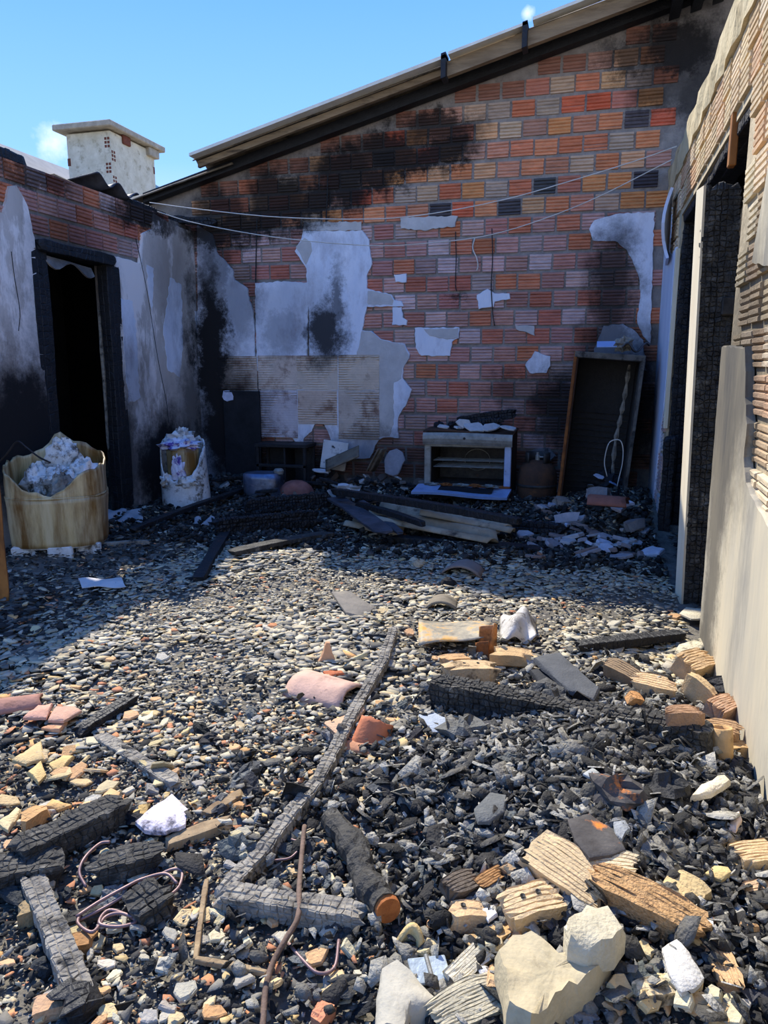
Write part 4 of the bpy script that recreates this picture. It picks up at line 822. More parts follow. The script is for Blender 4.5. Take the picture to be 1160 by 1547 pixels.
# ------------------------------------------------------------------ fragments in the foreground
YAW0 = TH
def shard(name, label, cat, out, th, col, lift=.025, mat=None, seed=0, seg=9, amp=1.2, group=None, tilt=0.0, dome=None):
    """flat broken slab: outline laid on the horizontal plane it rests at"""
    cu = sum(p[0] for p in out)/len(out); cv = sum(p[1] for p in out)/len(out); c = gp(cu, cv, lift); zt_ = c[2]+th
    P = [onp(u, v, 2, zt_) for u, v in rough(out, seg, amp, seed)]; c = np.array([c[0], c[1], c[2]])
    V, F = prism([(p[0]-c[0], p[1]-c[1]) for p in P], 0, th, inset=min(.008, th*.4), zj=th*.15, seed=seed, dome=dome if dome is not None else th*.18)
    o = link(name, soft(mesh(name, V, F, mat or mRub)), None, c, (tilt, 0, 0), col); return tag(o, label, cat, group)
def frag_vf(L, W, T, seed, ribs=4, jag=.12, groove=.10):
    """a broken piece of ribbed hollow block: ridges run along x"""
    r = random.Random(seed); top = []; ribs = ribs*2 if ribs > 2 else ribs; groove = groove*.8
    for i in range(ribs):
        for fr_, dp in ((.0, 0), (.70, 0), (.85, groove)): top.append((-W/2+W*(i+fr_)/ribs, T*(1-dp)))
    top.append((W/2, T))
    loop = [(-W/2, T*.15), (-W*.42, 0), (W*.42, 0), (W/2, T*.15)]+[(y, z) for y, z in top[::-1]]
    m = len(loop); ns = 6; V, F = [], []; sk0, sk1 = r.uniform(-.25, .25), r.uniform(-.25, .25)
    ej = [[r.uniform(-jag, jag)*L for _ in range(m)] for _ in range(2)]
    for i in range(ns+1):
        t = i/ns; sc = 1+.06*math.sin(5*t+seed)-(.12*(abs(t-.5)*2)**4)
        for j, (y, z) in enumerate(loop):
            x = -L/2+L*t
            if i == 0: x += sk0*y+ej[0][j]
            elif i == ns: x += sk1*y+ej[1][j]
            V.append((x+r.uniform(-.01, .01)*L, y*sc+r.uniform(-.02, .02)*W, z*(1-.1*(abs(t-.5)*2)**3)+r.uniform(-.015, .015)*T))
    for i in range(ns):
        for j in range(m): F.append((i*m+j, (i+1)*m+j, (i+1)*m+(j+1) % m, i*m+(j+1) % m))
    F.append(tuple(range(m))); F.append(tuple(ns*m+j for j in range(m))[::-1])
    return V, F
def bfrag(label, u, v, L, W, T, yaw=0, col=(200, 170, 120), lift=.0, pitch=0, roll=0, seed=None, ribs=4, name='brick_fragment', cat='brick fragment', mat=None, groove=.09, group=None, holes=0, rough_=0):
    p = gp(u, v, lift); m = mpp(p); seed = seed if seed is not None else int(u*7+v)
    V, F = frag_vf(L*m, W*m, T*m, seed, ribs, groove=groove)
    if rough_:
        rq = random.Random(seed); V = [tuple(c_+rq.uniform(-1, 1)*rough_*T*m for c_ in v_) for v_ in V]
    o = link(name, mesh(name, V, F, mat or mRub), None, p-np.array([0, 0, .004]), Euler((math.radians(pitch), math.radians(roll), math.radians(yaw)+YAW0)), lin(*col)); tag(o, label, cat, group)
    for h in range(holes): link('hole', mesh('hole', *lathe([(0, 0), (.005, 0), (.006, .004), (.003, .003), (0, .002)], 8), mCharB), o, ((-.15+.3*h)*L*m, .1*W*m, T*m*.99))
    return o
def log(name, label, u0, v0, u1, v1, wpx, hpx, mat, lift=.0, cell=.02, seed=0, amp=.004, side=0, bend=0, taper=1.0, cat='timber'):
    a, b = gp(u0, v0), gp(u1, v1); m = mpp((a+b)/2); h = hpx*m; a = a+np.array([0, 0, lift+h*.35]); b = b+np.array([0, 0, lift+h*.35])
    return beam_thing(name, label, cat, a, b, wpx*m, h, mat, cell=cell, seed=seed, amp=amp, bend=bend, taper=taper)
TAN, CRE, ORA, GRY, PNK = (208, 182, 140), (220, 200, 158), (202, 150, 104), (176, 172, 160), (208, 158, 130)
bfrag('tan ribbed brick slab with charred left edge, tilted over the rubble', 862, 1325, 118, 74, 26, -48, TAN, .03, 14, 6, holes=0, ribs=5)
bfrag('rounded tan brick end with two dark nail holes', 802, 1388, 84, 56, 46, 16, (214, 186, 142), .005, 8, -4, holes=2, ribs=3)
bfrag('long lumpy orange mortar block among the front rubble', 972, 1382, 150, 56, 44, -38, (200, 160, 112), .01, 5, 4, ribs=3, groove=.0, mat=mRough, rough_=.06, name='mortar_block', cat='mortar block')
bfrag('small pale ribbed fragment resting on the orange mortar block', 928, 1312, 58, 40, 20, -8, (226, 204, 164), .035, 12, 0, ribs=3, groove=.25)
bfrag('little tan block with a nail hole beside a white chip', 705, 1400, 54, 34, 36, 4, (208, 174, 130), .0, 0, 4, holes=1, ribs=2, groove=.04)
bfrag('slim pale ribbed slice leaning between the front blocks', 714, 1452, 104, 34, 18, 46, (222, 212, 184), .015, 20, 0, ribs=4)
bfrag('grey striped block fragment at the bottom edge of the rubble', 700, 1532, 104, 62, 34, 28, (190, 180, 152), .01, 12, 0, ribs=6)
bfrag('upright ribbed brick strip near the lower right', 1092, 1470, 74, 40, 20, 84, (206, 168, 122), .01, 0, 6, ribs=4)
bfrag('broken block with one dark sooty half in the lower right', 988, 1508, 66, 34, 26, 14, (212, 190, 150), .005, 0, 5, ribs=2, groove=.04, mat=mRubS)
bfrag('flat tan brick flake at the lower right edge', 1062, 1524, 60, 40, 14, -30, (212, 178, 126), .01, 4, 4, ribs=2, groove=.03)
bfrag('ribbed brick half cut by the right picture edge', 1142, 1308, 74, 46, 32, 14, (214, 184, 138), .01, 6, 6, ribs=4)
bfrag('pinkish ribbed fragment below the one at the right edge', 1146, 1362, 50, 46, 22, 10, (206, 172, 134), .005, 4, 0, ribs=3)
bfrag('tan angular fragment above the white plaster plate', 1034, 1356, 52, 46, 30, -50, (204, 178, 128), .005, 10, 5, ribs=2, groove=.03)
bfrag('dark edged crumb of brick under the tan ribbed slab', 790, 1330, 60, 40, 26, 20, (170, 140, 104), .0, 0, 0, ribs=2, mat=mRubS)
bfrag('smooth pinkish stone at the lower middle edge', 745, 1500, 40, 30, 34, 70, (214, 176, 130), .0, 10, 4, ribs=2, groove=.02)
bfrag('tan pebble-like brick bit left of the big ceramic piece', 722, 1440, 34, 26, 26, 0, (198, 160, 108), .0, 0, 0, ribs=2, groove=.02)
bfrag('tan crumb of mortar beside the slim pale slice', 752, 1425, 36, 28, 26, 40, (202, 164, 112), .0, 0, 0, ribs=2, groove=.02)
bfrag('small pink brick splinter right of the mortar block', 1060, 1398, 40, 24, 16, 30, (210, 160, 124), .005, ribs=2, groove=.05)
bfrag('rusty brown fragment half buried in charcoal near the log end', 735, 1335, 44, 22, 22, 38, (176, 132, 84), .02, 20, ribs=3)
bfrag('dark wedge of brick behind the log end', 690, 1345, 56, 34, 26, 40, (112, 100, 86), .03, 20, 10, ribs=3, mat=mRubS)
bfrag('ribbed brick piece standing in the right-hand heap', 1046, 1018, 52, 42, 34, 28, (206, 172, 126), .02, 18, 0, ribs=4)
bfrag('pale ribbed brick piece in the middle of the right-hand heap', 984, 1046, 56, 34, 24, -18, (222, 190, 144), .02, 10, 6, ribs=3)
bfrag('brown wedge of wood-like brick in the right-hand heap', 942, 1028, 60, 26, 26, -54, (150, 126, 96), .02, 14, 8, ribs=3)
bfrag('orange ribbed brick lying on the scaly beam by the wall', 1030, 1100, 48, 28, 34, 2, (176, 138, 104), .06, 0, 0, ribs=4, groove=.2)
bfrag('tan upright brick shard in the right-hand heap', 1048, 1058, 46, 14, 40, -60, (206, 176, 128), .03, 0, 20, ribs=2, groove=.03)
bfrag('bright orange cube of clay in the right-hand heap', 954, 1060, 20, 18, 16, 20, (214, 158, 100), .05, 20, 20, ribs=2, groove=.02)
bfrag('broken pink block by the clay pipe', 1088, 1082, 42, 34, 30, 30, (198, 158, 122), .03, 14, 0, ribs=4)
bfrag('brown broken block above the clay pipe', 1092, 1112, 46, 34, 22, -30, (172, 138, 100), .03, 10, 0, ribs=3)
bfrag('tan crumb at the foot of the right wall', 1112, 1140, 36, 26, 20, 0, (196, 160, 110), .02, 0, 0, ribs=2)
bfrag('charred block at the foot of the right wall', 1090, 1048, 48, 30, 26, 20, (62, 62, 64), .03, 20, 0, ribs=2, mat=mCoalO)
bfrag('hollow block with tan top and black burnt face', 712, 1035, 70, 44, 34, 2, (206, 174, 130), .015, -6, 0, ribs=2, groove=.02, holes=2, mat=mRubS)
bfrag('tan brick piece right of the hollow block', 772, 1000, 48, 28, 20, -14, (208, 172, 122), .03, 8, 0, ribs=2, groove=.05)
bfrag('small tan brick piece behind the hollow block', 688, 1003, 40, 22, 14, 10, (202, 160, 112), .02, 0, 0, ribs=2, groove=.05)
bfrag('tan chunk on the left below the orange slabs', 52, 1245, 36, 26, 24, 60, (206, 160, 106), .01, ribs=2, groove=.02)
bfrag('ochre chunk near the lower left log', 50, 1390, 34, 30, 30, 30, (150, 128, 92), .0, ribs=2, groove=.02)
bfrag('brown chunk under the grey stick at lower left', 122, 1440, 40, 30, 28, 20, (166, 124, 80), .0, ribs=2, groove=.02)
bfrag('pink stone at the bottom left corner', 74, 1532, 44, 34, 26, 20, (198, 158, 120), .0, ribs=2, groove=.02)
bfrag('orange clay corner at the bottom edge below the twig', 488, 1545, 34, 24, 30, 60, (212, 142, 104), .0, ribs=2, groove=.02)
# ceramic basin pieces
CER = (188, 174, 142)
shard('basin_fragment', 'big curved stone-coloured basin fragment at the bottom of the rubble', 'basin fragment', [(748,1432),(770,1405),(800,1402),(845,1428),(890,1440),(925,1405),(940,1420),(905,1465),(850,1500),(800,1540),(765,1515),(760,1470)], .075, lin(*CER), .02, seed=1, seg=14, dome=-.007, mat=mRubS2)
shard('basin_fragment', 'smaller basin fragment with a white chip on it', 'basin fragment', [(852,1392),(885,1362),(920,1366),(946,1400),(930,1425),(890,1432),(858,1420)], .06, lin(196, 186, 158), .05, seed=2, seg=14, dome=.005)
shard('white_chip', 'cream chip lying on the smaller basin fragment', 'chip', [(852,1398),(872,1388),(893,1395),(888,1408),(862,1412)], .010, lin(236, 222, 184), .112, seed=3)
shard('basin_fragment', 'grey mottled basin fragment at the bottom centre', 'basin fragment', [(575,1462),(600,1448),(622,1465),(662,1502),(640,1518),(620,1526),(612,1556),(566,1556),(568,1500)], .05, lin(182, 176, 160), .01, seed=4, seg=14, dome=.006, mat=mRubS2)
sheet_thing('curved_tile_piece', 'tan curved tile piece standing above the grey basin fragment', 'tile', lambda s, t: tuple(gp(614, 1442)+np.array([.05*(s-.5)+.01*t, .02*math.sin(3*s), .005+.055*t*(.55+.45*math.sin(math.pi*s))])), 10, 5, .012, mRub, True, col=lin(204, 178, 124))
p = gp(648, 1468, .03); hg = tag(empty('hinge_plate', p, (.25, .1, YAW0+.25)), 'blue-grey folded metal hinge plate on the bottom rubble', 'hinge')
for s in (0, 1): link('leaf', mesh('leaf', *bbox(-.04+.042*s, -.001+.042*s, -.028, .028, 0, .008, .002), M('zinc', lin(168, 180, 184), lin(196, 206, 208), 12, rough=.5, metal=.4)), hg)
link('pin', mesh('pin', *tube([(0, -.03, .008), (0, .03, .008)], .005, 8), mSteel), hg)
SH = [
 ('plaster_plate', 'thin grey-white plaster plate in the lower right rubble', 'plaster', [(1000,1430),(1022,1416),(1042,1436),(1064,1474),(1050,1490),(1030,1496),(1010,1466)], .014, (206, 202, 192), .03),
 ('plaster_flake', 'smooth cream flake by the right wall foot', 'plaster', [(1043,1202),(1060,1182),(1095,1168),(1104,1178),(1075,1196)], .018, (236, 220, 186), .05),
 ('plaster_flake', 'small pink-white flake near the right edge', 'plaster', [(1101,1248),(1105,1228),(1117,1224),(1121,1236),(1112,1252)], .014, (232, 206, 182), .04),
 ('brick_flake', 'flat ochre flake on the charcoal right of centre', 'brick fragment', [(1064,1318),(1078,1306),(1100,1308),(1106,1318),(1090,1328)], .010, (214, 186, 128), .03),
 ('white_chip', 'bright white chip beside the little tan block', 'chip', [(728,1372),(745,1366),(752,1380),(738,1390)], .008, (240, 236, 228), .03),
 ('white_chip', 'white chip below the mortar block', 'chip', [(1064,1388),(1076,1384),(1084,1412),(1078,1420)], .008, (238, 236, 230), .02),
 ('white_chip', 'tiny white chip next to the slim pale slice', 'chip', [(720,1460),(732,1457),(738,1466),(728,1471)], .008, (240, 238, 232), .03),
 ('slate_board', 'dark slate-like board sloping on top of the heap', 'board', [(806,992),(846,984),(906,1040),(898,1056),(858,1040)], .022, (86, 88, 90), .07),
 ('slate_board', 'second dark board underneath the slate-like board', 'board', [(800,1010),(822,1008),(880,1058),(868,1068),(830,1050)], .018, (52, 53, 55), .04),
 ('plaster_flake', 'pale concrete flake with dark dots near the wall corner', 'plaster', [(1019,985),(1026,972),(1062,962),(1066,976),(1034,990)], .014, (220, 206, 170), .05),
 ('plaster_flake', 'cream flake at the foot of the charred door jamb', 'plaster', [(1026,926),(1036,917),(1062,919),(1066,932),(1044,934)], .012, (208, 196, 166), .03),
 ('slate_piece', 'grey slate slab lying in the sunlit chips', 'slab', [(500,894),(530,893),(567,916),(548,931),(522,924)], .014, (128, 122, 112), .02),
 ('blue_tile', 'pale blue-grey tile half buried beside the scaly beam', 'tile', [(632,1078),(650,1074),(684,1088),(680,1104),(654,1104)], .012, (168, 176, 184), .03),
 ('plaster_shard', 'white speckled plaster slab on the left', 'plaster', [(204,1238),(238,1212),(260,1197),(284,1220),(280,1242),(250,1254),(218,1252)], .016, (226, 216, 222), .03),
 ('ochre_shard', 'ochre slab split in two on the left', 'slab', [(90,1240),(128,1210),(150,1207),(146,1230),(124,1240)], .016, (214, 182, 134), .03),
 ('ochre_shard', 'ochre slab leaning right of the split one', 'slab', [(140,1232),(150,1205),(168,1189),(181,1194),(176,1222),(160,1236)], .016, (210, 172, 122), .02),
 ('ochre_shard', 'narrow ochre slab beside the white speckled slab', 'slab', [(192,1234),(210,1215),(228,1212),(214,1234)], .012, (214, 180, 116), .02),
 ('tan_shard', 'tan triangular slab at the left edge of the sun', 'slab', [(18,1146),(62,1118),(66,1144),(40,1152)], .014, (214, 184, 130), .02),
 ('tan_shard', 'tan slab below the triangular one', 'slab', [(40,1166),(62,1148),(70,1168),(58,1180)], .014, (218, 186, 126), .02),
 ('tan_shard', 'small ochre leaf-shaped slab on the left', 'slab', [(74,1152),(96,1140),(112,1141),(96,1158),(80,1160)], .012, (216, 182, 120), .02),
 ('tan_shard', 'ochre slab near the left picture edge above the log', 'slab', [(66,1218),(78,1206),(108,1214),(88,1222)], .012, (214, 172, 112), .02),
 ('tan_shard', 'pale tapering slab at the left picture edge', 'slab', [(-4,1240),(26,1218),(32,1222),(12,1252)], .014, (224, 200, 148), .02),
 ('clay_shard', 'pink clay shard left of the short black stick', 'clay tile', [(34,1082),(58,1064),(80,1062),(70,1082)], .014, (208, 158, 134), .03),
 ('clay_shard', 'second pink clay shard beside the first', 'clay tile', [(72,1086),(84,1066),(112,1066),(124,1072),(96,1088)], .014, (212, 166, 138), .03),
 ('clay_shard', 'orange clay shard below the two pink ones', 'clay tile', [(62,1098),(84,1088),(102,1090),(90,1102)], .012, (216, 160, 116), .02),
 ('clay_shard', 'curved pink-grey clay shard lying in the chips', 'clay tile', [(488,1090),(520,1082),(546,1062),(552,1070),(532,1096),(514,1112)], .014, (214, 176, 140), .02),
 ('scorched_plate', 'dark plate with an orange scorch spot in the charcoal', 'plate', [(858,1236),(890,1228),(925,1250),(946,1282),(920,1290),(890,1294),(868,1268)], .012, (255, 255, 255), .05),
 ('grey_flake', 'light grey flake beside the scorched plate', 'flake', [(926,1240),(944,1238),(952,1250),(940,1268),(930,1260)], .008, (150, 154, 156), .04),
 ('grey_flake', 'large grey charred flake standing out in the heap', 'flake', [(716,1220),(740,1195),(765,1200),(762,1225),(740,1240),(722,1240)], .012, (104, 106, 104), .05),
 ('grey_flake', 'pale grey flake on the heap below the scaly beam', 'flake', [(880,1168),(896,1158),(906,1166),(896,1176)], .008, (168, 170, 166), .05),
 ('tan_chip', 'flat tan chip left of the long thin beam', 'chip', [(448,1030),(470,1015),(500,1018),(480,1034)], .010, (200, 180, 140), .02),
]
for i, (nm, lab, cat, out, th, c, lf) in enumerate(SH):
    shard(nm, lab, cat, out, th, lin(*c), lf, mat=mGlow if nm == 'scorched_plate' else (mRubS if 'speckled' in lab or 'dots' in lab else None), seed=300+i)
# curved clay tiles
def ctile(label, u, v, L, W, yaw, col, lift=.0, arc=1.3, tip=0.0, roll=0.0, seed=0):
    p = gp(u, v, lift); m = mpp(p); r = random.Random(seed); R = W*m/2/math.sin(arc/2*1.0); j = [r.uniform(-.12, .12) for _ in range(9)]
    def fn(s, t):
        a = (s-.5)*arc*2*.75; return ((t-.5)*L*m*(1+j[int(s*8)]*(1 if t > .5 else -.6)), R*math.sin(a)*(1-.12*t), R*math.cos(a)-R*math.cos(arc*.75)+.004)
    V, F = sheet(fn, 8, 6, .012); o = link('clay_roof_tile', mesh('clay_roof_tile', V, F, mClay, True), None, p, Euler((math.radians(roll), math.radians(tip), math.radians(yaw)+YAW0)), lin(*col))
    return tag(o, label, 'roof tile')
ctile('curved pinkish clay roof tile half sunk in the chips', 492, 1050, 100, 66, -32, (206, 168, 146), .0, 1.2)
ctile('orange curved tile piece standing against the thin beam', 562, 1112, 46, 40, 60, (200, 122, 84), .02, 1.3, -50, 40)
ctile('brown curved tile end below the orange piece', 545, 1132, 52, 26, -20, (196, 140, 104), .0, 1.0)
ctile('grey-brown curved tile piece near the shadow edge', 700, 866, 44, 44, 70, (140, 124, 112), .0, 1.2)
ctile('dark curved tile piece behind the crumpled sheet', 668, 918, 40, 36, 80, (128, 118, 100), .01, 1.3)
ctile('long red-brown curved tile lying in front of the refrigerator', 918, 762, 56, 32, -28, (150, 96, 78), .08, 1.3)
ctile('pink curved tile piece on the left at the shadow edge', 30, 1068, 60, 34, 20, (168, 122, 104), .01, 1.2)
p = gp(494, 1003); V, F = prism(rough([(-.045, 0), (.045, 0), (.022, .05), (.016, .095), (-.002, .095), (-.015, .055)], .012, .002, 5), -.012, .012, inset=.003)
tag(link('clay_wedge', mesh('clay_wedge', V, F, mClay), None, p, Euler((math.radians(80), 0, YAW0+.2)), lin(214, 164, 122)), 'pointed clay wedge standing upright in the sunlit chips', 'clay wedge')
shard('clay_sliver', 'thin orange clay sliver below the upright wedge', 'clay tile', [(488,1014),(516,1012),(520,1017),(496,1020)], .01, lin(198, 116, 76), .02, seed=377)
# clay pipe stub
p = gp(1090, 1148, .01); pp = tag(empty('clay_pipe', p, (math.radians(-12), 0, YAW0)), 'short tan clay pipe stub standing by the right wall foot', 'pipe')
link('pipe_wall', mesh('pipe_wall', *sheet(lambda s, t: (.030*math.cos(2*math.pi*s), .030*math.sin(2*math.pi*s), .10*t), 18, 3, .007, True), mClay, True), pp, col=lin(206, 166, 112))
# burnt sheets
mTarp = M('scorched_bag', lin(196, 188, 172), lin(224, 218, 206), 9, rough=.5, bump=.4, c=lin(84, 72, 60), cthr=(.5, .62), cscale=10)
a = gp(632, 962, .02); b = gp(742, 958, .03)
sheet_thing('scorched_sheet', 'yellowed scorched sheet with curled black-edged rim', 'sheet', lambda s, t: tuple(gp(632+100*s+10*t*s, 980-40*t*(1-.15*s), .025)+np.array([0, 0, .012+.045*(1-t)**2*s+.02*math.sin(3.1*t)+.008*math.sin(6*s+3*t)])), 14, 8, .005, mYellow, True)
sheet_thing('curled_scrap', 'orange-brown curled scrap standing beside the yellowed sheet', 'scrap', lambda s, t: tuple(gp(736, 990)+np.array([.04*math.sin(4.5*s+.8*t), .05*(s-.5), .01+.15*t*(1-.3*s)])), 14, 6, .004, M('amber_scrap', lin(176, 104, 54), lin(206, 146, 82), 9, rough=.5, c=lin(60, 40, 30), cthr=(.55, .68)), True)
sheet_thing('curled_scrap', 'darker curled scrap in front of the orange-brown one', 'scrap', lambda s, t: tuple(gp(728, 994)+np.array([.03*math.cos(4*s), .04*(s-.5), .0+.09*t*(1-.4*s)])), 10, 5, .004, mRust, True)
sheet_thing('crumpled_tarp', 'crumpled pale plastic bag lying over the heap edge', 'plastic sheet', lambda s, t: tuple(gp(755+55*s, 935+32*t, .03)+np.array([0, 0, .09*math.sin(math.pi*s)**.7*math.sin(math.pi*t)**.7+.014*math.sin(9*s+5*t)+.010*math.sin(7*t-11*s)])), 24, 18, .004, mTarp, True)
# long thin charred beam, its cross bar and the log with the sawn end
def charpath(name, label, P, w, h, mat, cell, seed, amp=.004, lift=0):
    Q = [gp(u, v)+np.array([0, 0, lift]) for u, v in P]; parts = []
    for i in range(len(Q)-1): parts.append(charbeam(Q[i], Q[i+1]+(Q[i+1]-Q[i])*.02, w, h, cell, seed+i, amp=amp, ragged=.006))
    V, F = join(*parts); V = np.array(V); c = np.array([V[:, 0].mean(), V[:, 1].mean(), V[:, 2].min()]); return tag(link(name, mesh(name, V-c, F, mat), None, c), label, 'timber')
charpath('charred_lath', 'long thin scaly charred lath snaking through the middle of the debris', [(594,962),(580,1010),(548,1065),(516,1128),(480,1200),(436,1254),(396,1310),(336,1372)], .034, .036, mAsh, .016, 400, .004, .030)
log('charred_bar', 'ashen charred bar lying crosswise at the end of the lath', 336, 1372, 545, 1404, 34, 30, mAsh, .012, .016, 410, .003)
a, b = gp(500, 1262)+np.array([0, 0, .05]), gp(584, 1398)+np.array([0, 0, .045]); lg = tag(empty('charred_log', b), 'charred round log with an orange sawn end facing the viewer', 'log')
Q = catmull([a, a*.6+b*.4+np.array([.01, 0, .008]), a*.25+b*.75-np.array([.012, 0, 0]), b], 7); rr = random.Random(4); V, F = tube(Q, [.034*(1+.16*rr.uniform(-1, 1)) for _ in Q], 14, True); V = [np.array(v)+np.array([rr.uniform(-.003, .003) for _ in range(3)]) for v in V]
link('bark', mesh('bark', np.array(V)-b, F, mChar), lg); d = (b-a)/np.linalg.norm(b-a)
V, F = tube([b-d*.004, b+d*.012], [.031, .029], 18); link('sawn_end', mesh('sawn_end', np.array(V)-b, F, M('sawn_face', lin(150, 88, 44), lin(186, 116, 62), 20, bump=.3, c=lin(70, 44, 28), cthr=(.58, .7), cscale=25)), lg)
log('charred_timber', 'thick scaly charred beam lying across the right-hand heap', 652, 1066, 1070, 1150, 40, 44, mChar, .02, .020, 420, .006)
log('charred_board', 'narrow black board lying flat before the wall corner', 872, 990, 1030, 972, 22, 12, mCharB, .03, .03, 421, .002)
log('charred_log', 'large scaly charred log at the lower left', 28, 1318, 188, 1240, 46, 36, mChar, .02, .018, 430, .003)
log('charred_log', 'charred log stub cut by the left picture edge', -30, 1345, 92, 1322, 52, 40, mChar, .0, .018, 431, .003)
log('charred_log', 'charred chunk between the large log and the pink wires', 140, 1334, 242, 1306, 42, 34, mChar, .005, .018, 432, .003)
log('ashen_stick', 'pale ashen stick pointing down at the lower left', 50, 1344, 122, 1516, 32, 28, mAsh, .01, .018, 433, .003)
log('charred_stick', 'short black stick lying in the sunlit chips on the left', 122, 1114, 202, 1064, 20, 14, mCharB, .01, .016, 434, .002)
log('ashen_stick', 'grey stick running from the short black one to the white slab', 150, 1120, 264, 1192, 20, 14, mAsh, .005, .02, 435, .002)
log('scorched_board', 'scorched brown slat right of the white speckled slab', 254, 1282, 344, 1250, 24, 14, mWood, .005, .03, 436, .001)
log('scorched_board', 'small scorched slat above the longer one', 314, 1236, 362, 1206, 18, 10, mWood, .005, .03, 437, .001)
log('charred_chunk', 'round charred chunk amid the pink wires', 205, 1400, 250, 1370, 60, 46, mChar, .0, .018, 438, .005)
log('charred_chunk', 'glossy black chunk at the bottom left edge', 96, 1545, 140, 1520, 60, 44, mCharB, .005, .02, 439, .002)
log('charred_stick', 'charred stick below the pink wires', 90, 1405, 150, 1390, 24, 20, mChar, .0, .018, 440, .003)
log('ashen_stick', 'thin grey stick lying in front of the melted washing tub', 126, 829, 226, 823, 8, 7, mAsh, .01, .04, 441, .001)
log('charred_stick', 'short charred stick left of the curled sheets', 560, 966, 592, 968, 10, 8, mCharB, .01, .02, 442, .002)
p = gp(296, 1462)
fm = tag(empty('wood_frame', p), 'thin broken wooden corner frame lying near the ashen bar', 'frame')
q1, q2 = gp(312, 1330, .02), gp(402, 1470, .02); world_child('rail', charbeam(p+np.array([0, 0, .02]), q1, .010, .012, .03, 451, amp=.001, ragged=.002), mWood, fm); world_child('rail', charbeam(p+np.array([0, 0, .02]), q2, .012, .012, .03, 452, amp=.001, ragged=.002), mWood, fm)
# wires and twig
def gw(P, lift=.02): return [gp(u, v, l if False else lift+.012*((i*37) % 5)/5) for i, (u, v) in enumerate(P) for l in (0,)]
wire_thing('twig', 'long thin twig running down to the bottom edge', 'twig', [gp(u, v, l) for u, v, l in [(460,1248,.05),(456,1290,.055),(452,1340,.06),(450,1385,.05),(432,1418,.04),(414,1450,.03),(402,1490,.03),(396,1560,.02)]], .0065, M('twig_bark', lin(96, 78, 66), lin(130, 108, 92), 20), 7)
wire_thing('wire', 'pinkish wire loop rising over the charred chunk', 'wire', gw([(130,1340),(120,1318),(128,1296),(150,1275),(166,1272)], .03), .004, mWireP)
wire_thing('wire', 'pinkish wire running right in a wide bend', 'wire', gw([(120,1390),(160,1370),(200,1345),(235,1325),(262,1313),(275,1318),(270,1340),(250,1358)], .03), .004, mWireP)
wire_thing('wire', 'tangled pinkish wire coil on the charred sticks', 'wire', gw([(122,1380),(118,1395),(140,1408),(160,1385),(185,1380),(205,1392),(180,1400),(150,1395),(165,1375),(200,1385)], .035), .004, mWireP)
wire_thing('wire', 'pinkish wire crossing the coil toward the upper right', 'wire', gw([(115,1385),(150,1362),(190,1340),(215,1328),(250,1320),(268,1335)], .04), .004, mWireP)
wire_thing('wire', 'thin reddish wire beside the twig', 'wire', gw([(415,1300),(440,1295),(455,1275),(440,1268)], .03), .003, mWireP)
wire_thing('wire', 'reddish root-like wire right of the twig bottom', 'wire', gw([(436,1425),(455,1448),(480,1470),(505,1462),(512,1420)], .02), .004, mWireP)
# rocks
def rock(name, label, u, v, rpx, col, seed, flat=.6, mat=None, lift=0, group=None, amp=.16):
    p = gp(u, v, lift); m = mpp(p); V, F = blobby(seed, rpx*m, rpx*m*.8, rpx*m*flat, n=12, m=7, amp=amp, fr=2); return tag(link(name, mesh(name, V, F, mat or mRub), None, p+np.array([0, 0, rpx*m*flat*.7]), (0, 0, seed), lin(*col)), label, 'rock' if 'rock' in name else 'charcoal', group)
rock('rock', 'round tan rock at the shadow edge below the corrugated sheets', 632, 857, 11, (186, 164, 130), 1)
rock('rock', 'cream rock lying left of the tan one at the shadow edge', 625, 850, 9, (206, 190, 158), 2, .5)
rock('rock', 'black lump of charcoal by the shadow edge', 677, 888, 12, (34, 34, 36), 3, .8)
rock('rock', 'brown half-round stone in the middle of the debris', 612, 1192, 13, (142, 124, 100), 4)
rock('rock', 'small ochre cube-like stone below the brown one', 582, 1218, 8, (206, 164, 92), 5)
rock('charred_clump', 'large crusty charred clump with rust-orange patches', 930, 1212, 42, (255, 255, 255), 6, .55, mGlow, .02, amp=.32)
rock('charred_clump', 'crusty black clump right of the scorched plate', 1010, 1205, 36, (60, 60, 60), 7, .6, mCoalO, .02, amp=.32)
rock('charred_clump', 'grey ashen clump on the heap under the scaly beam', 700, 1122, 40, (110, 110, 106), 8, .5, mCoalO, .0, amp=.32)
rock('charred_clump', 'black clump left of the tan ribbed slab', 800, 1322, 30, (52, 54, 58), 9, .6, mCoalO, .0, amp=.32)
rock('charred_clump', 'grey clump near the top of the heap', 820, 1070, 46, (92, 92, 90), 10, .45, mCoalO, .0, amp=.32)
rock('charred_clump', 'dark clump at the foot of the right wall', 1120, 1172, 24, (58, 58, 60), 11, .6, mCoalO, .0, amp=.4)
rock('rusty_clump', 'small rusty orange crust right of the scorched plate', 1020, 1268, 18, (255, 255, 255), 12, .4, mGlow, .01, amp=.5)
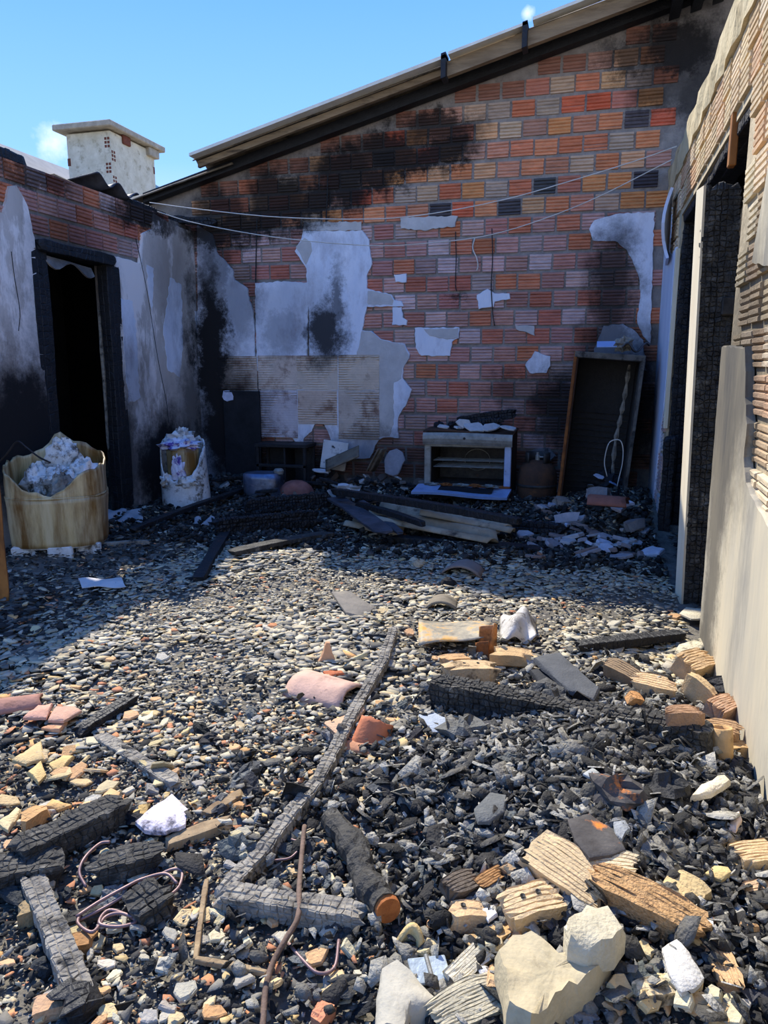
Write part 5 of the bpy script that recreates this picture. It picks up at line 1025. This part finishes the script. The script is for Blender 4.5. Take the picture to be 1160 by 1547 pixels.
# scraps of cloth in the shadow on the left
sheet_thing('cloth_scrap', 'crumpled grey cloth scrap on the floor before the doorway', 'cloth', lambda s, t: tuple(gp(152+64*s, 770+20*t, .02)+np.array([0, 0, .03*math.sin(math.pi*t)*abs(math.sin(5*s+1))+.012*math.sin(15*s+8*t)])), 20, 8, .005, M('grey_cloth', lin(150, 148, 146), lin(182, 180, 178), 12))
sheet_thing('cloth_scrap', 'small pale crumpled scrap in front of the charred logs', 'cloth', lambda s, t: tuple(gp(294+30*s, 783+12*t, .03)+np.array([0, 0, .02*math.sin(9*s+4*t)])), 10, 6, .005, MATS['grey_cloth'])
sheet_thing('paper_scrap', 'flat pale paper lying in front of the big melted tub', 'paper', lambda s, t: tuple(gp(118+66*s+6*t, 874+13*t, .03)+np.array([0, 0, .006*math.sin(8*s+5*t)])), 8, 4, .004, MATS['pale_sheet'])

# ------------------------------------------------------------------ rubble slope in front of the refrigerator
ru = random.Random(21)
lab = 'pale plaster chunk in the rubble pile before the refrigerator'
for i in range(80):
    u = ru.uniform(790, 985); v = ru.uniform(768, 850); p = gp(u, v); m = mpp(p); c = ru.choice([(178, 174, 176), (156, 150, 150), (186, 180, 176), (142, 122, 112), (196, 196, 204), (128, 110, 102)])
    V, F = prism(rough(frag_poly(6, ru.uniform(.04, .11), 500+i, ru.uniform(.5, .9)), .03, .004, i), 0, ru.uniform(.015, .03), inset=.006, zj=.003, seed=i)
    tag(link('plaster_chunk', mesh('plaster_chunk', V, F, mRub), None, p+np.array([0, 0, .015+.02*ru.random()]), (ru.uniform(-.4, .4), ru.uniform(-.4, .4), ru.uniform(0, 6)), lin(*c)), {178: 'lilac-grey', 156: 'dull grey', 186: 'pale', 142: 'brownish', 196: 'bluish-white', 128: 'brown'}[c[0]]+' plaster chunk '+['at the top of', 'high in', 'midway down', 'low in', 'at the bottom of'][min(4, int((v-768)/82*5))]+' the '+['left', 'left-centre', 'centre', 'right-centre', 'right'][min(4, int((u-790)/195*5))]+' of the corner rubble', 'plaster', 'plaster chunks before the refrigerator')
for i, (u, v, c) in enumerate([(850,768,(150,132,116)), (905,780,(120,104,96)), (935,790,(128,118,112)), (905,752,(140,134,130)), (858,790,(180,178,182)), (960,800,(150,146,144))]):
    bfrag(['brown wedge of brick at the foot of the refrigerator', 'dark brick piece in the middle of the corner rubble', 'grey brick piece at the right of the corner rubble', 'dull grey block tucked under the refrigerator front', 'pale block at the left of the corner rubble', 'grey chunk at the right wall in the corner rubble'][i], u, v, 30, 22, 16, 37*i+20, c, .04, 14, 10, ribs=2, groove=.03)
ru = random.Random(22)
for i in range(30):
    u = ru.uniform(470, 640); v = ru.uniform(700, 742); q = onp(u, v, 1, ru.uniform(6.55, 6.9)); c = ru.choice([(120, 110, 100), (60, 58, 58), (40, 40, 42), (170, 164, 156), (92, 80, 72)])
    q[2] = max(q[2], float(G(q[0], q[1]))+.02)
    V, F = prism(rough(frag_poly(6, ru.uniform(.03, .075), 600+i, ru.uniform(.5, .9)), .03, .004, i), 0, ru.uniform(.01, .03), inset=.006, seed=i)
    q[2] = min(q[2], float(G(q[0], q[1]))+.10)
    tag(link('burnt_scrap', mesh('burnt_scrap', V, F, mRub), None, q, (ru.uniform(-.8, .8), ru.uniform(-.8, .8), ru.uniform(0, 6)), lin(*c)), {120: 'tan', 60: 'dark grey', 40: 'black', 170: 'pale', 92: 'brown'}[c[0]]+' burnt scrap '+['under the cream tile', 'below the corrugated scraps', 'below the bared bricks', 'beside the leaning grey slab', 'next to the stove'][min(4, int((u-470)/170*5))]+(', in the upper row' if v < 720 else ', in the lower row'), 'scrap', 'burnt scraps by the wall')

ru = random.Random(23)
for i in range(70):
    xx, yy = ru.uniform(-3.6, -1.35), ru.uniform(6.05, 6.85); q = np.array([xx, yy, float(G(xx, yy))+.015+.05*ru.random()*(yy-6)]); c = ru.choice([(50, 48, 46), (40, 39, 38), (72, 66, 60), (104, 92, 80), (176, 170, 160), (88, 84, 80), (134, 112, 94)])
    V, F = prism(rough(frag_poly(7, ru.uniform(.035, .10), 700+i, ru.uniform(.3, .9)), .03, .005, i), 0, ru.uniform(.008, .03), inset=.005, seed=i)
    tag(link('burnt_scrap', mesh('burnt_scrap', V, F, mRub), None, q, (ru.uniform(-.7, .7), ru.uniform(-.7, .7), ru.uniform(0, 6)), lin(*c)), {50: 'dark', 40: 'black', 72: 'dusky brown', 104: 'tan', 176: 'pale', 88: 'grey', 134: 'clay-brown'}[c[0]]+' burnt scrap '+['beside the spin dryer', 'below the black board', 'before the small cabinet', 'by the steel tank', 'behind the charred logs', 'in front of the cream tile', 'behind the dark sloping board'][min(6, int((xx+3.6)/2.25*7))]+[', close to the wall', ', midway out from the wall', ', well out from the wall'][min(2, int((6.85-yy)/.8*3))], 'scrap', 'burnt scraps along the back wall')
ru = random.Random(24)
for i in range(14):
    xx, yy = -3.4+i*.135+ru.uniform(-.03, .03), ru.uniform(6.1, 6.75); a_ = ru.uniform(0, 3.14); L_ = ru.uniform(.10, .24); z_ = float(G(xx, yy))+.05+.05*ru.random()
    beam_thing('charred_stick', ['first', 'second', 'third', 'fourth', 'fifth', 'sixth', 'seventh', 'eighth', 'ninth', 'tenth', 'eleventh', 'twelfth', 'thirteenth', 'fourteenth'][i]+' from the left of the short charred sticks along the back wall', 'timber', (xx-L_*math.cos(a_), yy-L_*.5*math.sin(a_), z_), (xx+L_*math.cos(a_), yy+L_*.5*math.sin(a_), z_+ru.uniform(-.03, .06)), .03, .025, mCharB, 'short charred sticks along the back wall', cell=.03, seed=800+i, amp=.003)

# ------------------------------------------------------------------ loose chips and charcoal
def mesh_fast(name, V, faces, mat, tint):
    me = bpy.data.meshes.new(name); nV = len(V); me.vertices.add(nV); me.vertices.foreach_set('co', V.astype(np.float32).ravel())
    loops = np.concatenate([f.ravel() for f in faces]); tot = np.concatenate([np.full(len(f), f.shape[1]) for f in faces]); st_ = np.concatenate([[0], np.cumsum(tot)[:-1]])
    me.loops.add(len(loops)); me.loops.foreach_set('vertex_index', loops.astype(np.int32)); me.polygons.add(len(tot)); me.polygons.foreach_set('loop_start', st_.astype(np.int32)); me.polygons.foreach_set('loop_total', tot.astype(np.int32))
    me.update(calc_edges=True); me.validate()
    ca = me.color_attributes.new('tint', 'FLOAT_COLOR', 'POINT'); ca.data.foreach_set('color', tint.astype(np.float32).ravel())
    me.materials.append(mat); return me
def rotm(ax, ay, az):
    c, s = np.cos, np.sin; n = len(ax); Z = np.zeros((n, 3, 3))
    Z[:, 0, 0] = c(az)*c(ay); Z[:, 0, 1] = c(az)*s(ay)*s(ax)-s(az)*c(ax); Z[:, 0, 2] = c(az)*s(ay)*c(ax)+s(az)*s(ax)
    Z[:, 1, 0] = s(az)*c(ay); Z[:, 1, 1] = s(az)*s(ay)*s(ax)+c(az)*c(ax); Z[:, 1, 2] = s(az)*s(ay)*c(ax)-c(az)*s(ax)
    Z[:, 2, 0] = -s(ay); Z[:, 2, 1] = c(ay)*s(ax); Z[:, 2, 2] = c(ay)*c(ax); return Z
LA = np.array([lin(*c)[:3] for c in [(190,178,148), (200,189,160), (178,167,139), (166,157,136), (182,172,150), (156,148,130), (196,174,136), (172,166,150)]])
LO = np.array([lin(*c)[:3] for c in [(208,160,104), (204,140,96), (196,170,120), (186,128,92)]])
LG = np.array([lin(*c)[:3] for c in [(132,126,112), (150,144,128), (116,111,100), (100,96,88)]])
LK = np.array([lin(*c)[:3] for c in [(40,39,37), (56,54,51), (74,72,67), (30,29,28), (92,89,82)]])
def pick(arr, n): return arr[RNG.integers(0, len(arr), n)]
def vn(x, y, f, s): return .5+.25*(np.sin(f*x+s+1.7*np.sin(f*.7*y+s))+np.sin(f*1.1*y-s+1.3*np.sin(f*.9*x+2*s)))
def tint_for(x, y):
    """which debris lies where: tan chips in the middle, charcoal at the edges and on the heap"""
    n = len(x); u = RNG.random(n)
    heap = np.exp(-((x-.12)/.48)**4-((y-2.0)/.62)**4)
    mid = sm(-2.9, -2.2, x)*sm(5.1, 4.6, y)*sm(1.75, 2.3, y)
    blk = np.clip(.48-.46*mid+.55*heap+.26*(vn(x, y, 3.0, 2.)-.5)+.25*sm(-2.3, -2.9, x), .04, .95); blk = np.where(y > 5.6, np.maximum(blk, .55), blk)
    org = .10*(y < 2.4)*(1-heap)
    c = np.where((u < blk)[:, None], pick(LK, n), np.where((u < blk+.18)[:, None], pick(LG, n), pick(LA, n)))
    c = np.where(((u > .97-org))[:, None], pick(LO, n), c); return c*RNG.uniform(.8, 1.15, n)[:, None]
def region(n, y0, y1, p=1.0):
    y = y0+(y1-y0)*RNG.random(n)**p; x = RNG.uniform(-3.89, .50, n); return x, y
def chips(x, y, size, lift, tiltamt=.25, K=5):
    n = len(x); ang = (np.arange(K)[None]+RNG.uniform(-.48, .48, (n, K)))*2*np.pi/K; rad = size[:, None]*RNG.uniform(.5, 1.25, (n, K)); asp = RNG.uniform(.4, 1.0, n)[:, None]
    th = np.minimum(size*RNG.uniform(.07, .2, n), .006); top = np.stack([rad*np.cos(ang)*.96, rad*np.sin(ang)*asp*.96, np.repeat(th[:, None], K, 1)], -1); bot = np.stack([rad*np.cos(ang), rad*np.sin(ang)*asp, np.zeros((n, K))], -1)
    P = np.concatenate([top, bot], 1); R = rotm(RNG.normal(0, tiltamt, n), RNG.normal(0, tiltamt, n), RNG.uniform(0, 6.28, n)); P = np.einsum('nij,nkj->nki', R, P)
    P += np.stack([x, y, G(x, y)+lift], -1)[:, None, :]; base = (np.arange(n)*2*K)[:, None]
    ft = base+np.arange(K)[None]; sd_ = np.concatenate([np.stack([base[:, 0]+j, base[:, 0]+K+j, base[:, 0]+K+(j+1) % K, base[:, 0]+(j+1) % K], -1) for j in range(K)])
    return P.reshape(-1, 3), [ft, sd_]
def stuff_chips(name, label, cat, x, y, size, lift, tint, mat, tiltamt=.25):
    V, Fc = chips(x, y, size, lift, tiltamt); o = link(name, mesh_fast(name, V, Fc, mat, np.repeat(np.c_[tint, np.ones(len(x))], 10, 0))); return tag(o, label, cat, None, 'stuff')
x, y = region(32000, 1.9, 5.2); keep = RNG.random(len(x)) < np.clip(.25+.9*sm(-3.0, -2.0, x), 0, 1); x, y = x[keep], y[keep]
stuff_chips('loose_chips', 'layer of loose tan and grey chips covering the middle of the floor', 'debris', x, y, RNG.uniform(.009, .034, len(x))*(.55+.8*vn(x, y, 4, 5)), RNG.uniform(0, .020, len(x)), tint_for(x, y), mChip, .12)
x, y = region(17000, .75, 2.3); stuff_chips('fine_chips', 'gravelly mix of small chips and cinders in the foreground', 'debris', x, y, RNG.uniform(.004, .020, len(x)), RNG.uniform(0, .014, len(x)), tint_for(x, y), mChip, .35)
x, y = RNG.uniform(-1.5, .5, 12000), RNG.uniform(.85, 1.9, 12000); stuff_chips('grit', 'fine grit and cinders between the foreground pieces', 'debris', x, y, RNG.uniform(.003, .009, len(x)), RNG.uniform(0, .008, len(x)), tint_for(x, y), mChip, .4)
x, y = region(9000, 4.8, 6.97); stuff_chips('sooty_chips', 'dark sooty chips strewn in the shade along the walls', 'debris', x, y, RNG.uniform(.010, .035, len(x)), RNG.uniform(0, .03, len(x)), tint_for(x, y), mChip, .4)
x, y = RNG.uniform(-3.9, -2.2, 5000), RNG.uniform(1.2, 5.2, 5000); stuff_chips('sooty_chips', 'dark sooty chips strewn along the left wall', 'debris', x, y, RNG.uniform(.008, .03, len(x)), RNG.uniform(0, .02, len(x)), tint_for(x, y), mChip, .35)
x, y = RNG.uniform(.60, 1.4, 1500), RNG.uniform(3.62, 5.9, 1500); stuff_chips('doorway_chips', 'sooty chips on the floor inside the right-hand opening', 'debris', x, y, RNG.uniform(.010, .03, len(x)), RNG.uniform(0, .02, len(x)), pick(LK, len(x)), mChip, .3)
# charcoal crumbs
ph = (1+5**.5)/2; ICO = np.array([(-1,ph,0),(1,ph,0),(-1,-ph,0),(1,-ph,0),(0,-1,ph),(0,1,ph),(0,-1,-ph),(0,1,-ph),(ph,0,-1),(ph,0,1),(-ph,0,-1),(-ph,0,1)])/math.sqrt(1+ph*ph)
ICF = np.array([(0,11,5),(0,5,1),(0,1,7),(0,7,10),(0,10,11),(1,5,9),(5,11,4),(11,10,2),(10,7,6),(7,1,8),(3,9,4),(3,4,2),(3,2,6),(3,6,8),(3,8,9),(4,9,5),(2,4,11),(6,2,10),(8,6,7),(9,8,1)])
def lumps(x, y, size, lift):
    n = len(x); P = ICO[None]*RNG.uniform(.55, 1.25, (n, 12, 1)); P = P*(size[:, None]*np.stack([np.ones(n), RNG.uniform(.45, 1, n), RNG.uniform(.3, .8, n)], -1))[:, None, :]
    R = rotm(RNG.normal(0, .4, n), RNG.normal(0, .4, n), RNG.uniform(0, 6.28, n)); P = np.einsum('nij,nkj->nki', R, P)+np.stack([x, y, G(x, y)+lift], -1)[:, None, :]
    return P.reshape(-1, 3), [(ICF[None]+(np.arange(n)*12)[:, None, None]).reshape(-1, 3)]
def stuff_lumps(name, label, x, y, size, lift, tint):
    V, Fc = lumps(x, y, size, lift); o = link(name, mesh_fast(name, V, Fc, mLump, np.repeat(np.c_[tint, np.ones(len(x))], 12, 0))); return tag(o, label, 'charcoal', None, 'stuff')
HC = np.array([lin(*c)[:3] for c in [(72,70,65), (100,97,90), (128,124,114), (152,148,136), (80,77,71), (44,43,41), (172,167,154), (52,50,48)]])
n = 7000; x = np.clip(RNG.normal(.04, .38, n), -1.0, .49); y = np.clip(RNG.normal(2.0, .45, n), .9, 3.2)
stuff_chips('charcoal_flakes', 'grey charcoal flakes lying every way over the heap on the right', 'charcoal', x, y, RNG.uniform(.006, .026, n)*(1+1.3*(RNG.random(n) < .10)), RNG.uniform(.0, .045, n), pick(HC, n), mLump, .55)
n = 5000; x = np.clip(RNG.normal(.06, .38, n), -1.0, .5); y = np.clip(RNG.normal(2.0, .45, n), .9, 3.2); tk_ = pick(HC, n)*.7
stuff_lumps('charcoal_crumbs', 'heap of flaky grey-black charcoal crumbs on the right', x, y, RNG.uniform(.006, .026, n)*(1+.5*(RNG.random(n) < .1)), RNG.uniform(-.002, .035, n), tk_)
n = 6500; x, y = region(n, .8, 2.6); tk_ = pick(LK, n)*1.2
stuff_lumps('cinders', 'black cinders scattered through the foreground debris', x, y, RNG.uniform(.004, .013, n), RNG.uniform(0, .014, n), tk_)
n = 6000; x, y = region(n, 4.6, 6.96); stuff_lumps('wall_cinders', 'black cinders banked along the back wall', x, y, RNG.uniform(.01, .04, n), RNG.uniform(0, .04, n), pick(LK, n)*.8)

# the larger pieces one by one
LANDM = [(gp(u, v), t) for u, v, t in [(492,1050,'the curved pinkish roof tile'), (494,1000,'the upright clay wedge'), (245,1228,'the white speckled slab'), (110,1280,'the large lower-left log'), (160,1090,'the short black stick'), (210,1155,'the grey stick'), (200,1350,'the pink wires'), (85,1430,'the pale ashen stick'), (430,1260,'the bend of the thin lath'), (540,1080,'the middle of the thin lath'), (585,985,'the far end of the thin lath'), (450,1385,'the ashen cross bar'), (540,1330,'the log with sawn end'), (400,1490,'the twig'), (345,1400,'the wooden corner frame'), (530,912,'the grey slate slab'), (712,1018,'the hollow block'), (680,960,'the yellowed sheet'), (780,945,'the crumpled bag'), (850,1020,'the slate-like board'), (950,980,'the narrow black board'), (760,1085,'the left half of the scaly beam'), (980,1125,'the right half of the scaly beam'), (900,1265,'the scorched plate'), (860,1310,'the tan ribbed slab'), (800,1380,'the brick with nail holes'), (970,1375,'the orange mortar block'), (1030,1455,'the white plaster plate'), (850,1450,'the big basin fragment'), (615,1500,'the grey basin fragment'), (1075,1187,'the cream flake by the wall'), (1142,1300,'the brick at the right edge'), (125,1225,'the split ochre slab'), (45,1135,'the tan triangular slab'), (90,1075,'the pink clay shards'), (167,882,'the flat pale paper'), (677,885,'the black lump at the shadow edge'), (1040,925,'the foot of the door jamb'), (610,1190,'the brown half-round stone'), (655,1090,'the pale blue-grey tile'), (300,1260,'the scorched brown board'), (560,1115,'the orange tile piece'), (320,1000,'the shadow edge on the left'), (420,900,'the shadow edge ahead')]]
def where(p):
    b_ = min(LANDM, key=lambda q: np.linalg.norm(q[0][:2]-np.array(p)[:2])); d = np.array(p)-b_[0]; a_, c_ = d @ RT, d[1]
    w_ = 'just' if math.hypot(a_, c_) < .13 else ('a little' if math.hypot(a_, c_) < .26 else 'well')
    return w_+' '+(('right of ' if a_ > 0 else 'left of ') if abs(a_) > abs(c_) else ('behind ' if c_ > 0 else 'in front of '))+b_[1]
CNAME = {(206,190,148): 'buff', (214,200,162): 'cream', (196,178,136): 'sand-coloured', (190,182,160): 'pale grey-tan', (212,184,134): 'ochre', (160,154,142): 'grey', (208,164,116): 'orange-tan', (178,170,150): 'stone-grey'}
KNAME = {(52,53,55): 'dark grey', (74,76,77): 'slate grey', (96,98,98): 'mid grey', (40,41,43): 'black', (118,120,118): 'pale ashen'}
def in_view(p):
    q = np.array(p)-CAM; z_ = q @ FW; return 0 < CX+FPX*(q @ RT)/z_ < 1160 and CY-FPX*(q @ UP)/z_ < 1547
CM = []
for i in range(12):
    r_ = random.Random(900+i); V, F = prism(rough(frag_poly(6, 1.0, 900+i, r_.uniform(.5, .95)), .6, .06, i), 0, r_.uniform(.22, .4), inset=.12, zj=.05, seed=i); CM.append(mesh('chip_%d' % i, V, F, mRub))
LM = []
for i in range(10):
    V, F = blobby(950+i, 1, .75, .5, n=8, m=5, amp=.45, fr=2); LM.append(mesh('lump_%d' % i, V, F, mCoalO))
ru = random.Random(31); cnt = 0
while cnt < 300:
    u, v = ru.uniform(0, 1160), 850+697*ru.random()**.8; p = gp(u, v, .012)
    if not (-3.85 < p[0] < .50): continue
    hp = math.exp(-((p[0]-.12)/.45)**4-((p[1]-2.0)/.6)**4)
    if ru.random() < hp*.85: continue
    s_ = ru.uniform(.014, .030)*(1.25 if p[1] > 2.6 else 1.0)*(1.2 if ru.random() < .15 else 1)
    c = ru.choice([(206,190,148), (214,200,162), (196,178,136), (190,182,160), (212,184,134), (160,154,142), (208,164,116), (178,170,150)])
    o = link('debris_chip', CM[ru.randrange(12)], None, p, (ru.gauss(0, .2), ru.gauss(0, .2), ru.uniform(0, 6.28)), jit(c, ru)); o.scale = (s_, s_, s_)
    tag(o, ('small ' if s_ < .020 else 'large ' if s_ > .030 else '')+CNAME[c]+' chip lying '+where(p), 'chip', 'larger loose chips'); cnt += 1
for i in range(60):
    u, v = (ru.uniform(0, 250), ru.uniform(1075, 1260)) if i < 30 else (ru.uniform(560, 1150), ru.uniform(1395, 1540)); p = gp(u, v, .02); s_ = ru.uniform(.026, .05) if i < 30 else ru.uniform(.016, .032)
    if p[0] > .5: continue
    c = ru.choice([(214,200,162), (212,184,134), (208,164,116), (196,178,136)])
    o = link('broken_tile', CM[ru.randrange(12)], None, p, (ru.gauss(0, .25), ru.gauss(0, .25), ru.uniform(0, 6.28)), jit(c, ru)); o.scale = (s_, s_, s_*(.6 if i < 30 else 1.6))
    tag(o, ('broad ' if s_ > .036 else 'small ' if s_ < .022 else '')+CNAME[c]+' broken slab lying '+where(p), 'slab', 'broken slabs in the foreground')
cnt = 0
while cnt < 300:
    if cnt < 230: p = np.array([min(.5, ru.gauss(.06, .34)), ru.gauss(1.95, .40), 0])
    else: p = np.array([ru.uniform(-1.3, .4), ru.uniform(1.1, 2.6), 0])
    p[2] = float(G(p[0], p[1]))+.018
    if not in_view(p): continue
    s_ = ru.uniform(.018, .046); c = ru.choice(list(KNAME))
    o = link('charcoal_lump', LM[ru.randrange(10)], None, p, (ru.gauss(0, .35), ru.gauss(0, .35), ru.uniform(0, 6.28)), jit(c, ru)); o.scale = (s_, s_, s_*ru.uniform(.5, 1))
    tag(o, ('small ' if s_ < .027 else 'large ' if s_ > .038 else '')+KNAME[c]+' lump '+where(p), 'charcoal', 'charcoal lumps'); cnt += 1
